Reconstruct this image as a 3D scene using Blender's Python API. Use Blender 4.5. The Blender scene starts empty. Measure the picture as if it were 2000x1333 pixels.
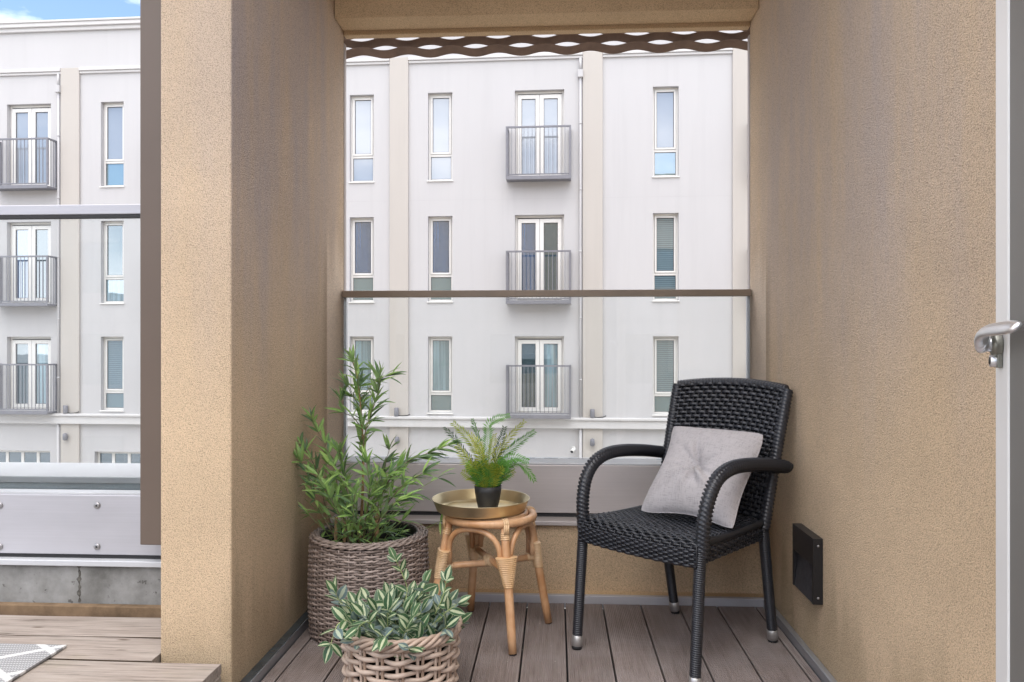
import bpy, math, random
import numpy as np
from mathutils import Vector, Matrix, Euler
R = math.radians
rnd = random.Random(7)
SC = bpy.context.scene
COL = SC.collection

# ------------------------------------------------------------------ camera
F_PX, HZ = 1520.0, 671.0            # focal length and horizon, in pixels of the 2000 x 1333 photograph
TH = math.atan(85 / 1520)           # the camera looks 3.2 degrees to the left of the balcony's axis
CT, ST = math.cos(TH), math.sin(TH)
EYE = 1.0
cam_d = bpy.data.cameras.new('camera')
cam = bpy.data.objects.new('camera', cam_d)
COL.objects.link(cam)
cam.location = (0, 0, EYE)
cam.rotation_euler = (R(90), 0, TH)
cam_d.sensor_width = 36
cam_d.lens = 36 * F_PX / 2000
cam_d.shift_y = (HZ - 666.5) / 2000
cam_d.clip_start = 0.05
cam_d.clip_end = 2000
SC.camera = cam

# ------------------------------------------------------------------ world, sun, exposure
SUN_EL, SUN_AZ = R(70), R(184)       # azimuth measured clockwise from +Y: behind the camera, to the left
world = bpy.data.worlds.new('World')
SC.world = world
world.use_nodes = True
wn, wl = world.node_tree.nodes, world.node_tree.links
wn.clear()
w_out = wn.new('ShaderNodeOutputWorld')
w_bg = wn.new('ShaderNodeBackground')
sky = wn.new('ShaderNodeTexSky')
sky.sky_type = 'NISHITA'
sky.sun_disc = False
sky.sun_elevation = SUN_EL
sky.sun_rotation = SUN_AZ
sky.air_density = 1.0
sky.dust_density = 0.6
sky.ozone_density = 1.8
w_tc = wn.new('ShaderNodeTexCoord')
w_map = wn.new('ShaderNodeMapping')
w_map.inputs['Scale'].default_value = (1.0, 1.0, 2.4)
w_map.inputs['Location'].default_value = (1.11, 1.83, 0.0)
w_no = wn.new('ShaderNodeTexNoise')
w_no.inputs['Scale'].default_value = 2.3
w_no.inputs['Detail'].default_value = 7
w_no.inputs['Roughness'].default_value = 0.55
w_rp = wn.new('ShaderNodeValToRGB')
w_rp.color_ramp.elements[0].position = 0.41
w_rp.color_ramp.elements[1].position = 0.60
w_mix = wn.new('ShaderNodeMix')
w_mix.data_type = 'RGBA'
w_mix.inputs[7].default_value = (13.6, 13.1, 12.9, 1)     # cloud radiance before the strength below
wl.new(w_tc.outputs['Generated'], w_map.inputs['Vector'])
wl.new(w_map.outputs[0], w_no.inputs['Vector'])
wl.new(w_no.outputs['Fac'], w_rp.inputs['Fac'])
wl.new(w_rp.outputs['Color'], w_mix.inputs[0])
wl.new(sky.outputs[0], w_mix.inputs[6])
wl.new(w_mix.outputs[2], w_bg.inputs['Color'])
w_bg.inputs['Strength'].default_value = 0.062
wl.new(w_bg.outputs[0], w_out.inputs['Surface'])

sun_d = bpy.data.lights.new('sun', 'SUN')
sun_d.energy = 0.5
sun_d.angle = R(50)                  # thin cloud in front of the sun
sun_d.color = (1.0, 0.96, 0.9)
sun = bpy.data.objects.new('sun', sun_d)
COL.objects.link(sun)
sun.location = (-6, -8, 12)
sd = Vector((math.sin(SUN_AZ) * math.cos(SUN_EL), math.cos(SUN_AZ) * math.cos(SUN_EL), math.sin(SUN_EL)))
sun.rotation_euler = sd.to_track_quat('Z', 'Y').to_euler()

SC.view_settings.view_transform = 'Standard'
SC.view_settings.look = 'None'
SC.view_settings.gamma = 1
SC.view_settings.use_curve_mapping = False
SC.view_settings.exposure = 2.2
SC.cycles.max_bounces = 10
SC.cycles.diffuse_bounces = 6
SC.cycles.transparent_max_bounces = 16
SC.cycles.caustics_reflective = False
SC.cycles.caustics_refractive = False
SC.cycles.sample_clamp_indirect = 6
SC.cycles.use_denoising = True

# ------------------------------------------------------------------ helpers
def P(px, py, d):
    """point seen at photograph pixel (px, py), d metres in front of the camera"""
    u = (px - 1000) / F_PX * d
    return Vector((u * CT - d * ST, u * ST + d * CT, EYE - (py - HZ) / F_PX * d))

def tag(o, label=None, cat=None, group=None, kind=None):
    if label: o['label'] = label
    if cat: o['category'] = cat
    if group: o['group'] = group
    if kind: o['kind'] = kind
    return o

def empty(name, loc=(0, 0, 0), rz=0.0, parent=None):
    o = bpy.data.objects.new(name, None)
    COL.objects.link(o)
    o.location = loc
    o.rotation_euler = (0, 0, rz)
    o.empty_display_size = 0.1
    if parent: o.parent = parent
    return o

def inst(name, mesh, parent=None, mw=None):
    o = bpy.data.objects.new(name, mesh)
    COL.objects.link(o)
    if parent: o.parent = parent
    if mw is not None: o.matrix_local = mw
    return o

class MB:
    def __init__(self):
        self.v, self.f, self.m, self.s, self.uv = [], [], [], [], None
    def add(self, verts, faces, mat=0, smooth=False):
        b = len(self.v)
        self.v.extend([tuple(p) for p in verts])
        for f in faces:
            self.f.append(tuple(i + b for i in f)); self.m.append(mat); self.s.append(smooth)
    def box(self, x0, x1, y0, y1, z0, z1, mat=0):
        self.add([(x0,y0,z0),(x1,y0,z0),(x1,y1,z0),(x0,y1,z0),(x0,y0,z1),(x1,y0,z1),(x1,y1,z1),(x0,y1,z1)],
                 [(0,3,2,1),(4,5,6,7),(0,1,5,4),(1,2,6,5),(2,3,7,6),(3,0,4,7)], mat)
        return self
    def tube(self, pts, r, n=8, cap=True, mat=0, smooth=True, closed=False, ell=None, ridge=None):
        """sweep; r is a number, a list, or a function of the point index; ell = (sideways, upward) factors; ridge(i, k) scales r"""
        pts = [Vector(p) for p in pts]
        N = len(pts)
        if closed:
            tang = [(pts[(i+1) % N] - pts[i-1]).normalized() for i in range(N)]
        else:
            tang = [(pts[min(i+1, N-1)] - pts[max(i-1, 0)]).normalized() for i in range(N)]
        t0 = tang[0]
        ref = Vector((0, 0, 1)) if abs(t0.z) < 0.9 else Vector((1, 0, 0))
        a = t0.cross(ref).normalized()
        V = []
        for i in range(N):
            t = tang[i]
            a = (a - t * a.dot(t))
            a = a.normalized() if a.length > 1e-9 else t.orthogonal().normalized()
            b = t.cross(a)
            rr = r(i) if callable(r) else (r[i] if isinstance(r, (list, tuple)) else r)
            for k in range(n):
                w = 2 * math.pi * k / n
                q = rr * (ridge(i, k) if ridge else 1.0)
                ca, sa = math.cos(w) * q, math.sin(w) * q
                if ell: ca *= ell[0]; sa *= ell[1]
                V.append(pts[i] + a * ca + b * sa)
        Fs = []
        for i in range(N if closed else N - 1):
            j = (i + 1) % N
            for k in range(n):
                k2 = (k + 1) % n
                Fs.append((i*n+k, i*n+k2, j*n+k2, j*n+k))
        if cap and not closed:
            Fs.append(tuple(range(n-1, -1, -1)))
            Fs.append(tuple((N-1)*n + k for k in range(n)))
        self.add(V, Fs, mat, smooth)
        return self
    def lathe(self, prof, n=32, c=(0, 0, 0), mat=0, smooth=True):
        V, Fs = [], []
        for (r, z) in prof:
            for k in range(n):
                w = 2 * math.pi * k / n
                V.append((c[0] + r * math.cos(w), c[1] + r * math.sin(w), c[2] + z))
        for i in range(len(prof) - 1):
            for k in range(n):
                k2 = (k + 1) % n
                Fs.append((i*n+k, i*n+k2, (i+1)*n+k2, (i+1)*n+k))
        self.add(V, Fs, mat, smooth)
        return self
    def disc(self, r, z, n=32, c=(0, 0), mat=0):
        self.add([(c[0] + r*math.cos(2*math.pi*k/n), c[1] + r*math.sin(2*math.pi*k/n), z) for k in range(n)], [tuple(range(n))], mat)
        return self
    def grid(self, fn, nu, nv, mat=0, smooth=True):
        V = [fn(i / nu, j / nv) for j in range(nv + 1) for i in range(nu + 1)]
        Fs = [(j*(nu+1)+i, j*(nu+1)+i+1, (j+1)*(nu+1)+i+1, (j+1)*(nu+1)+i) for j in range(nv) for i in range(nu)]
        self.add(V, Fs, mat, smooth)
        return self
    def mesh(self, name, mats):
        me = bpy.data.meshes.new(name)
        me.from_pydata(self.v, [], self.f)
        if not isinstance(mats, (list, tuple)): mats = [mats]
        for m in mats: me.materials.append(m)
        me.polygons.foreach_set('material_index', self.m)
        me.polygons.foreach_set('use_smooth', self.s)
        if self.uv:
            uvl = me.uv_layers.new(name='UVMap')
            li = np.empty(len(me.loops), dtype=np.int32)
            me.loops.foreach_get('vertex_index', li)
            uvl.data.foreach_set('uv', np.array(self.uv, dtype=np.float32)[li].ravel())
        me.update()
        return me
    def build(self, name, mats, parent=None, loc=None, bevel=0.0, seg=2):
        o = inst(name, self.mesh(name, mats), parent)
        if loc is not None: o.location = loc
        if bevel:
            b = o.modifiers.new('bevel', 'BEVEL')
            b.width = bevel; b.segments = seg; b.limit_method = 'ANGLE'; b.angle_limit = R(40)
        return o

def boxo(name, ext, mat, parent=None, bevel=0.0):
    return MB().box(*ext).build(name, mat, parent, bevel=bevel)

def spline(pts, n):
    """Catmull-Rom through pts, n samples per span"""
    pts = [Vector(p) for p in pts]
    q = [2*pts[0]-pts[1]] + pts + [2*pts[-1]-pts[-2]]
    out = []
    for i in range(1, len(q) - 2):
        p0, p1, p2, p3 = q[i-1], q[i], q[i+1], q[i+2]
        for k in range(n):
            t = k / n
            out.append(0.5*((2*p1) + (p2-p0)*t + (2*p0-5*p1+4*p2-p3)*t*t + (3*p1-p0-3*p2+p3)*t**3))
    out.append(pts[-1].copy())
    return out

# ------------------------------------------------------------------ materials
class M_:
    """small node-tree helper"""
    def __init__(self, name):
        self.mat = bpy.data.materials.new(name)
        self.mat.use_nodes = True
        self.t = self.mat.node_tree
        self.n, self.l = self.t.nodes, self.t.links
        self.b = self.n['Principled BSDF']
        self.out = self.n['Material Output']
    def new(self, typ, **kw):
        x = self.n.new(typ)
        for k, v in kw.items():
            if k.startswith('_'): setattr(x, k[1:], v)
            else: x.inputs[k.replace('__', ' ')].default_value = v
        return x
    def link(self, a, b): self.l.new(a, b)
    def coords(self, kind='Object', scale=(1, 1, 1), rot=(0, 0, 0)):
        tc = self.new('ShaderNodeTexCoord'); mp = self.new('ShaderNodeMapping')
        mp.inputs['Scale'].default_value = scale
        mp.inputs['Rotation'].default_value = rot
        self.link(tc.outputs[kind], mp.inputs['Vector'])
        return mp.outputs[0]
    def wcoords(self, scale=(1, 1, 1)):
        g = self.new('ShaderNodeNewGeometry'); mp = self.new('ShaderNodeMapping')
        mp.inputs['Scale'].default_value = scale
        self.link(g.outputs['Position'], mp.inputs['Vector'])
        return mp.outputs[0]
    def noise(self, vec, scale, detail=3, rough=0.5):
        x = self.new('ShaderNodeTexNoise', Scale=scale, Detail=detail, Roughness=rough)
        self.link(vec, x.inputs['Vector'])
        return x.outputs['Fac']
    def ramp(self, fac, stops, interp='LINEAR'):
        x = self.new('ShaderNodeValToRGB'); cr = x.color_ramp; cr.interpolation = interp
        while len(cr.elements) < len(stops): cr.elements.new(0.5)
        for e, (p, c) in zip(cr.elements, stops):
            e.position = p
            e.color = (c, c, c, 1) if isinstance(c, (int, float)) else (*c, 1)
        self.link(fac, x.inputs['Fac'])
        return x.outputs['Color']
    def mix(self, fac, a, b, blend='MIX'):
        x = self.new('ShaderNodeMix'); x.data_type = 'RGBA'; x.blend_type = blend
        for inp, v in ((x.inputs[0], fac), (x.inputs[6], a), (x.inputs[7], b)):
            if isinstance(v, (int, float)): inp.default_value = v
            elif isinstance(v, (tuple, list)): inp.default_value = (*v, 1)
            else: self.link(v, inp)
        return x.outputs[2]
    def math(self, op, a, b=0.0, c=0.0):
        x = self.new('ShaderNodeMath'); x.operation = op
        for i, v in enumerate((a, b, c)):
            if isinstance(v, (int, float)): x.inputs[i].default_value = v
            else: self.link(v, x.inputs[i])
        return x.outputs[0]
    def sep(self, vec):
        x = self.new('ShaderNodeSeparateXYZ'); self.link(vec, x.inputs[0]); return x.outputs
    def mapr(self, v, a, b, c=0.0, d=1.0):
        x = self.new('ShaderNodeMapRange'); x.interpolation_type = 'SMOOTHSTEP'
        self.link(v, x.inputs[0])
        for i, q in enumerate((a, b, c, d)): x.inputs[i+1].default_value = q
        return x.outputs[0]
    def bump(self, h, strength=0.3, dist=0.01, normal=None):
        x = self.new('ShaderNodeBump', Strength=strength, Distance=dist)
        self.link(h, x.inputs['Height'])
        if normal is not None: self.link(normal, x.inputs['Normal'])
        self.link(x.outputs[0], self.b.inputs['Normal'])
        return x.outputs[0]
    def col(self, c):
        if isinstance(c, tuple): self.b.inputs['Base Color'].default_value = (*c, 1)
        else: self.link(c, self.b.inputs['Base Color'])
        return self
    def set(self, rough=None, metal=None, spec=None, **kw):
        if rough is not None:
            if isinstance(rough, (int, float)): self.b.inputs['Roughness'].default_value = rough
            else: self.link(rough, self.b.inputs['Roughness'])
        if metal is not None: self.b.inputs['Metallic'].default_value = metal
        if spec is not None: self.b.inputs['Specular IOR Level'].default_value = spec
        for k, v in kw.items(): self.b.inputs[k.replace('__', ' ')].default_value = v
        return self

def simple(name, c, rough=0.5, metal=0.0, spec=0.5, var=0.0, vscale=6.0, bump=0.0, bscale=200.0):
    m = M_(name)
    if var:
        w = m.wcoords()
        n = m.noise(w, vscale, 5, 0.6)
        m.col(m.mix(m.ramp(n, [(0.3, 0.0), (0.7, 1.0)]), tuple(x*(1-var) for x in c), tuple(min(1, x*(1+var)) for x in c)))
    else:
        m.col(c)
    m.set(rough, metal, spec)
    if bump:
        m.bump(m.noise(m.wcoords(), bscale, 3), bump, 0.002)
    return m.mat

def stucco(name, c, dirt=None, grain=1.0):
    """fine pebbled render; dirt = 'left' / 'right' adds the grey-violet run-off streaks"""
    m = M_(name)
    w = m.wcoords()
    g1 = m.noise(w, 330, 2, 0.5)
    g2 = m.noise(w, 3.2, 5, 0.6)
    g3 = m.noise(w, 620, 2, 0.5)
    base = m.mix(m.ramp(g2, [(0.3, 0.0), (0.72, 1.0)]), tuple(x*0.92 for x in c), tuple(x*1.06 for x in c))
    if dirt:
        wv = m.noise(m.wcoords(), 2.2, 4, 0.6)
        off = m.new('ShaderNodeVectorMath'); off.operation = 'MULTIPLY_ADD'
        cb = m.new('ShaderNodeCombineXYZ'); m.link(wv, cb.inputs[1]); m.link(wv, cb.inputs[0])
        m.link(cb.outputs[0], off.inputs[0]); off.inputs[1].default_value = (0.5, 0.5, 0); m.link(m.wcoords((3.2, 3.2, 0.55)), off.inputs[2])
        st = m.noise(off.outputs[0], 1.4, 6, 0.62)
        st2 = m.noise(m.wcoords((17.0, 17.0, 1.3)), 1.0, 5, 0.65)
        st = m.math('ADD', m.math('MULTIPLY', st, 0.68), m.math('MULTIPLY', st2, 0.32))
        streak = m.ramp(st, [(0.36, 0.22), (0.50, 0.68), (0.62, 1.0)])
        pos = m.sep(m.wcoords())
        z = pos[2]; y = pos[1]
        wob = m.math('ADD', z, m.math('MULTIPLY', m.noise(m.wcoords((7, 7, 0.5)), 1.0, 5), 0.9))
        hi = m.mapr(wob, 1.1, 1.95)
        top = m.mapr(wob, 2.6, 3.0, 1.0, 0.55)
        if dirt == 'left':
            # the street-facing end and the part behind the glass stay cleaner
            side = m.math('MULTIPLY', m.mapr(y, 2.137, 2.142, 0.42, 1.0), m.mapr(y, 3.02, 3.08, 1.0, 0.6))
        else:
            side = m.math('MULTIPLY', m.mapr(y, 2.9, 3.2, 1.0, 0.45), m.mapr(y, 1.3, 1.8, 0.3, 1.0))
        d = m.math('MULTIPLY', m.math('MULTIPLY', hi, side), m.math('MULTIPLY', streak, top))
        d = m.math('MULTIPLY', d, 0.95 if dirt == 'left' else 0.72)
        base = m.mix(d, base, (0.45, 0.39, 0.375))
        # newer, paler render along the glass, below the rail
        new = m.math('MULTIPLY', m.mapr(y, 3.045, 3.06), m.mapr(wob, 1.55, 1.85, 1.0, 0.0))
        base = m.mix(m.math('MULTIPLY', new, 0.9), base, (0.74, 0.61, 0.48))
        edge = m.math('MULTIPLY', m.math('MULTIPLY', m.mapr(y, 2.96, 3.04), m.mapr(y, 3.04, 3.055, 1.0, 0.0)), m.mapr(wob, 1.5, 1.8, 1.0, 0.0))
        base = m.mix(m.math('MULTIPLY', edge, 0.4), base, (0.20, 0.16, 0.13))
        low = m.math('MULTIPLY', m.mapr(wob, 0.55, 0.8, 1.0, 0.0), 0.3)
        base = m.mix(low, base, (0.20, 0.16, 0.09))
    sp = m.ramp(g1, [(0.30, 0.60), (0.44, 0.96), (0.60, 1.12)])
    sp2 = m.ramp(g3, [(0.36, 0.78), (0.5, 1.0), (0.64, 1.12)])
    base = m.mix(1.0, base, sp, 'MULTIPLY')
    base = m.mix(1.0, base, sp2, 'MULTIPLY')
    m.col(base)
    m.set(0.95, spec=0.15)
    h = m.math('ADD', g1, m.math('MULTIPLY', g3, 0.4))
    m.bump(h, 0.8 * grain, 0.006)
    return m.mat

TAN = (0.635, 0.48, 0.32)
MT = {}
MT['stucco'] = stucco('tan render', TAN)
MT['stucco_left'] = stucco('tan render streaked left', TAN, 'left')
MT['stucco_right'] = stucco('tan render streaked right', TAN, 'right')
MT['stucco_clean'] = stucco('clean tan render', (0.64, 0.51, 0.37), grain=0.5)
MT['stucco_smooth'] = stucco('smooth tan render', (0.58, 0.43, 0.27), grain=0.4)
MT['brown_metal'] = simple('brown coated metal', (0.125, 0.093, 0.073), 0.42, 0.0, 0.5, 0.05, 3)
MT['bronze'] = simple('bronze anodised metal', (0.23, 0.18, 0.135), 0.38, 0.3, 0.5, 0.08, 9)
MT['screen'] = simple('dark brown mesh metal', (0.20, 0.135, 0.10), 0.5, 0.2, 0.5, 0.15, 20)
MT['black_plastic'] = simple('black plastic', (0.012, 0.012, 0.014), 0.38)
MT['rubber'] = simple('black rubber', (0.01, 0.01, 0.011), 0.7)
MT['dark_gap'] = simple('dark gasket and gap shade', (0.02, 0.02, 0.022), 0.7)
MT['white_frame'] = simple('white window frame', (0.74, 0.73, 0.71), 0.4, 0, 0.4)
MT['white_door'] = simple('white door paint', (0.78, 0.78, 0.77), 0.35, 0, 0.5)
MT['joint_grey'] = simple('grey render joint', (0.46, 0.45, 0.46), 0.9)
MT['gasket'] = simple('grey glazing gasket', (0.10, 0.10, 0.11), 0.6)
MT['steel_rail'] = simple('grey galvanised railing', (0.20, 0.20, 0.225), 0.5, 0.2, 0.5, 0.08, 8)
MT['chrome'] = simple('satin chrome', (0.82, 0.83, 0.85), 0.32, 0.85)
MT['dark_steel'] = simple('dark satin steel', (0.25, 0.25, 0.22), 0.4, 0.8)
MT['silver_cap'] = simple('silver ferrule', (0.55, 0.54, 0.53), 0.4, 0.8)
MT['screw'] = simple('zinc screw', (0.36, 0.35, 0.35), 0.4, 0.9)

def brushed(name, c, rough=0.35, metal=0.9, axis=0, var=0.08):
    m = M_(name)
    s = [260, 260, 260]; s[axis] = 3
    w = m.wcoords(tuple(s))
    n = m.noise(w, 1.0, 3, 0.6)
    big = m.noise(m.wcoords((1.2, 1.2, 3.0)), 1.5, 4)
    base = m.mix(n, tuple(x*(1-var) for x in c), tuple(min(1, x*(1+var)) for x in c))
    base = m.mix(1.0, base, m.ramp(big, [(0.3, 0.86), (0.7, 1.06)]), 'MULTIPLY')
    m.col(base)
    m.set(m.math('ADD', m.math('MULTIPLY', n, 0.14), rough - 0.07), metal)
    m.bump(n, 0.05, 0.001)
    return m.mat
MT['alu'] = brushed('brushed aluminium', (0.50, 0.495, 0.525), 0.45, 0.4)
MT['alu_y'] = brushed('brushed aluminium strip', (0.52, 0.54, 0.58), 0.38, 0.8, 1)
MT['alu_dull'] = brushed('dull brushed aluminium', (0.56, 0.52, 0.51), 0.45, 0.35)
MT['alu_light'] = simple('light folded metal', (0.55, 0.56, 0.58), 0.45, 0.3, 0.5, 0.06, 5)
MT['gutter_dark'] = simple('dark wet gutter', (0.05, 0.06, 0.066), 0.25, 0, 0.5, 0.3, 14)
MT['wet_gutter'] = simple('wet slate blue gutter sheet', (0.035, 0.06, 0.068), 0.6, 0, 0.2, 0.35, 10)

def glass(name, tint, refl=1.0):
    m = M_(name)
    tr = m.new('ShaderNodeBsdfTransparent'); tr.inputs[0].default_value = (*tint, 1)
    gl = m.new('ShaderNodeBsdfGlossy'); gl.inputs['Roughness'].default_value = 0.01
    fr = m.new('ShaderNodeFresnel'); fr.inputs['IOR'].default_value = 1.42
    # faint dust film
    df = m.new('ShaderNodeBsdfDiffuse'); df.inputs['Color'].default_value = (0.8, 0.85, 0.86, 1)
    n = m.noise(m.wcoords((1, 1, 0.5)), 6, 6, 0.7)
    film = m.math('MULTIPLY', m.ramp(n, [(0.35, 0.2), (0.75, 1.0)]), 0.03)
    mx = m.new('ShaderNodeMixShader'); mx2 = m.new('ShaderNodeMixShader')
    m.link(m.math('MULTIPLY', fr.outputs[0], refl), mx.inputs[0])
    m.link(tr.outputs[0], mx.inputs[1]); m.link(gl.outputs[0], mx.inputs[2])
    m.link(film, mx2.inputs[0])
    m.link(mx.outputs[0], mx2.inputs[1]); m.link(df.outputs[0], mx2.inputs[2])
    m.link(mx2.outputs[0], m.out.inputs['Surface'])
    return m.mat
MT['glass'] = glass('balustrade glass', (0.975, 0.99, 0.99))

def window_glass(name, inner, refl=0.35, slats=0.0, curtain=0.0, tint=(0.80, 0.90, 1.0)):
    """reflecting double glazing; what hangs behind it shows as a dim flat tone (blind or curtain too fine to build here; on win_sky the tone is reflected sky)"""
    m = M_(name)
    c = inner
    w = m.coords('Object')
    if slats:
        s = m.sep(w)
        wv = m.math('SINE', m.math('MULTIPLY', s[2], 2*math.pi/0.05))
        c = m.mix(m.math('MULTIPLY', m.math('ADD', wv, 1.0), 0.5*slats), inner, tuple(min(1, x*2.4) for x in inner))
    if curtain:
        n = m.noise(m.coords('Object', (9, 1, 0.15)), 1.6, 3)
        c = m.mix(m.math('MULTIPLY', m.ramp(n, [(0.4, 0.0), (0.62, 1.0)]), curtain), inner, tuple(min(1, x*2.2) for x in inner))
    df = m.new('ShaderNodeBsdfDiffuse')
    if isinstance(c, tuple): df.inputs[0].default_value = (*c, 1)
    else: m.link(c, df.inputs[0])
    gl = m.new('ShaderNodeBsdfGlossy'); gl.inputs['Roughness'].default_value = 0.015
    gl.inputs[0].default_value = (*tint, 1)
    nb = m.noise(m.coords('Object'), 1.3, 2)
    bp = m.new('ShaderNodeBump', Strength=0.02, Distance=0.05); m.link(nb, bp.inputs['Height'])
    m.link(bp.outputs[0], gl.inputs['Normal'])
    lw = m.new('ShaderNodeFresnel'); lw.inputs['IOR'].default_value = 1.5
    fac = m.math('MINIMUM', m.math('ADD', m.math('MULTIPLY', lw.outputs[0], 1.3), refl), 0.97)
    mx = m.new('ShaderNodeMixShader'); m.link(fac, mx.inputs[0])
    m.link(df.outputs[0], mx.inputs[1]); m.link(gl.outputs[0], mx.inputs[2])
    m.link(mx.outputs[0], m.out.inputs['Surface'])
    return m.mat
MT['win_sky'] = window_glass('upper window glass', (0.30, 0.325, 0.36), 0.13, tint=(0.72, 0.78, 0.86))  # pale base colour stands in for the bright sky mirrored in the panes
MT['win_blue'] = window_glass('blue window glass', (0.04, 0.08, 0.16), 0.26, curtain=0.5)
MT['win_dark'] = window_glass('dark window glass', (0.04, 0.07, 0.085), 0.2)
MT['win_blind'] = window_glass('window glass over a blind', (0.09, 0.13, 0.15), 0.22, slats=0.7)
MT['win_curt'] = window_glass('window glass over a curtain', (0.12, 0.19, 0.22), 0.22, curtain=0.8)
MT['win_low'] = window_glass('lower window glass', (0.13, 0.20, 0.22), 0.25)

def facade(name, c):
    m = M_(name)
    w = m.wcoords((0.9, 0.9, 0.25))
    a = m.noise(w, 1.2, 5, 0.6)
    b = m.noise(m.wcoords((5, 5, 0.22)), 1.0, 4, 0.65)
    base = m.mix(m.ramp(a, [(0.3, 0.0), (0.7, 1.0)]), tuple(x*0.965 for x in c), c)
    base = m.mix(m.math('MULTIPLY', m.ramp(b, [(0.50, 0.0), (0.72, 1.0)]), 0.13), base, tuple(x*0.72 for x in c))
    m.col(base); m.set(0.9, spec=0.15)
    m.bump(m.noise(m.wcoords(), 60, 3), 0.15, 0.004)
    return m.mat
MT['facade'] = facade('white facade render', (0.515, 0.508, 0.516))
MT['pilaster'] = facade('beige facade render', (0.49, 0.46, 0.43))
MT['moulding'] = facade('white stone moulding', (0.60, 0.59, 0.59))

def concrete():
    m = M_('board marked concrete')
    w = m.wcoords()
    a = m.noise(w, 4.5, 7, 0.65); b = m.noise(w, 38, 4, 0.6); v = m.noise(m.wcoords((14, 14, 1.5)), 1.0, 4)
    base = m.mix(m.ramp(a, [(0.3, 0.0), (0.7, 1.0)]), (0.10, 0.098, 0.09), (0.36, 0.36, 0.352))
    base = m.mix(m.math('MULTIPLY', m.ramp(v, [(0.5, 0.0), (0.72, 1.0)]), 0.4), base, (0.16, 0.155, 0.14))
    base = m.mix(m.ramp(b, [(0.32, 0.8), (0.37, 0.0)]), base, (0.07, 0.065, 0.06))
    m.col(base); m.set(0.85, spec=0.3); m.bump(b, 0.35, 0.003)
    return m.mat
MT['concrete'] = concrete()

def deck():
    m = M_('grooved composite board')
    oi = m.new('ShaderNodeObjectInfo')
    w = m.wcoords((30, 1.6, 1))
    g = m.noise(w, 3.0, 4, 0.6)
    b = m.noise(m.wcoords(), 5, 5, 0.65)
    dots = m.noise(m.wcoords(), 55, 3, 0.6)
    c = m.mix(m.ramp(g, [(0.3, 0.0), (0.7, 1.0)]), (0.175, 0.140, 0.127), (0.265, 0.220, 0.203))
    c = m.mix(m.ramp(b, [(0.42, 0.0), (0.75, 0.55)]), c, (0.33, 0.295, 0.285))
    c = m.mix(m.ramp(dots, [(0.70, 0.0), (0.76, 0.6)]), c, (0.33, 0.31, 0.29))
    c = m.mix(1.0, c, m.ramp(oi.outputs['Random'], [(0, 0.84), (1, 1.12)]), 'MULTIPLY')
    m.col(c); m.set(m.math('ADD', m.math('MULTIPLY', b, 0.25), 0.42), spec=0.35)
    m.bump(m.noise(m.wcoords((200, 12, 1)), 1.0, 3), 0.25, 0.001)
    return m.mat
MT['deck'] = deck()

def plank():
    m = M_('weathered softwood plank')
    oi = m.new('ShaderNodeObjectInfo')
    tc = m.new('ShaderNodeTexCoord')
    off = m.new('ShaderNodeVectorMath'); off.operation = 'MULTIPLY_ADD'
    cx = m.new('ShaderNodeCombineXYZ'); m.link(oi.outputs['Random'], cx.inputs[0]); m.link(oi.outputs['Random'], cx.inputs[1])
    m.link(cx.outputs[0], off.inputs[0]); off.inputs[1].default_value = (37, 19, 0); m.link(tc.outputs['Object'], off.inputs[2])
    mp = m.new('ShaderNodeMapping'); mp.inputs['Scale'].default_value = (3.2, 60, 60); m.link(off.outputs[0], mp.inputs[0])
    mp2 = m.new('ShaderNodeMapping'); mp2.inputs['Scale'].default_value = (4.5, 16, 16); m.link(off.outputs[0], mp2.inputs[0])
    g = m.noise(mp.outputs[0], 1.6, 6, 0.65)
    k = m.new('ShaderNodeTexVoronoi', Scale=1.0); m.link(mp2.outputs[0], k.inputs['Vector'])
    big = m.noise(mp2.outputs[0], 0.6, 5, 0.6)
    c = m.mix(m.ramp(g, [(0.30, 0.0), (0.42, 0.62), (0.66, 1.0)]), (0.075, 0.055, 0.042), (0.38, 0.325, 0.285))
    c = m.mix(m.math('MULTIPLY', m.ramp(big, [(0.45, 0.0), (0.75, 1.0)]), 0.5), c, (0.42, 0.38, 0.34))
    c = m.mix(m.ramp(k.outputs['Distance'], [(0.05, 0.85), (0.12, 0.0)]), c, (0.08, 0.05, 0.032))
    c = m.mix(m.ramp(m.noise(m.wcoords(), 3.1, 4), [(0.58, 0.0), (0.75, 0.5)]), c, (0.24, 0.22, 0.13))
    m.col(c); m.set(0.85, spec=0.2); m.bump(g, 0.55, 0.004)
    return m.mat
MT['plank'] = plank()
MT['plank_edge'] = simple('gap shaded plank edge', (0.07, 0.05, 0.035), 0.9, 0, 0.1, 0.3, 20)  # side faces coloured dark to stand in for shade in the plank gaps

def strands(name, dark, light, rough=0.5, fine=0.0, spec=0.5):
    """woven strand: each strand takes its own tone"""
    m = M_(name)
    g = m.new('ShaderNodeNewGeometry')
    n = m.noise(m.wcoords(), 40, 4, 0.6)
    f = m.math('ADD', m.math('MULTIPLY', g.outputs['Random Per Island'], 0.65), m.math('MULTIPLY', n, 0.45))
    c = m.mix(m.ramp(f, [(0.1, 0.0), (0.95, 1.0)]), dark, light)
    m.col(c); m.set(rough, spec=spec)
    if fine: m.bump(m.noise(m.wcoords(), 300, 3), fine, 0.001)
    return m.mat
MT['wicker_black'] = strands('black wicker', (0.008, 0.009, 0.012), (0.032, 0.034, 0.042), 0.33)
MT['wicker_brown'] = strands('grey brown wicker', (0.15, 0.112, 0.093), (0.42, 0.34, 0.30), 0.5)
MT['rattan_grey'] = strands('grey rattan', (0.26, 0.165, 0.105), (0.60, 0.49, 0.41), 0.55, 0.2)

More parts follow.
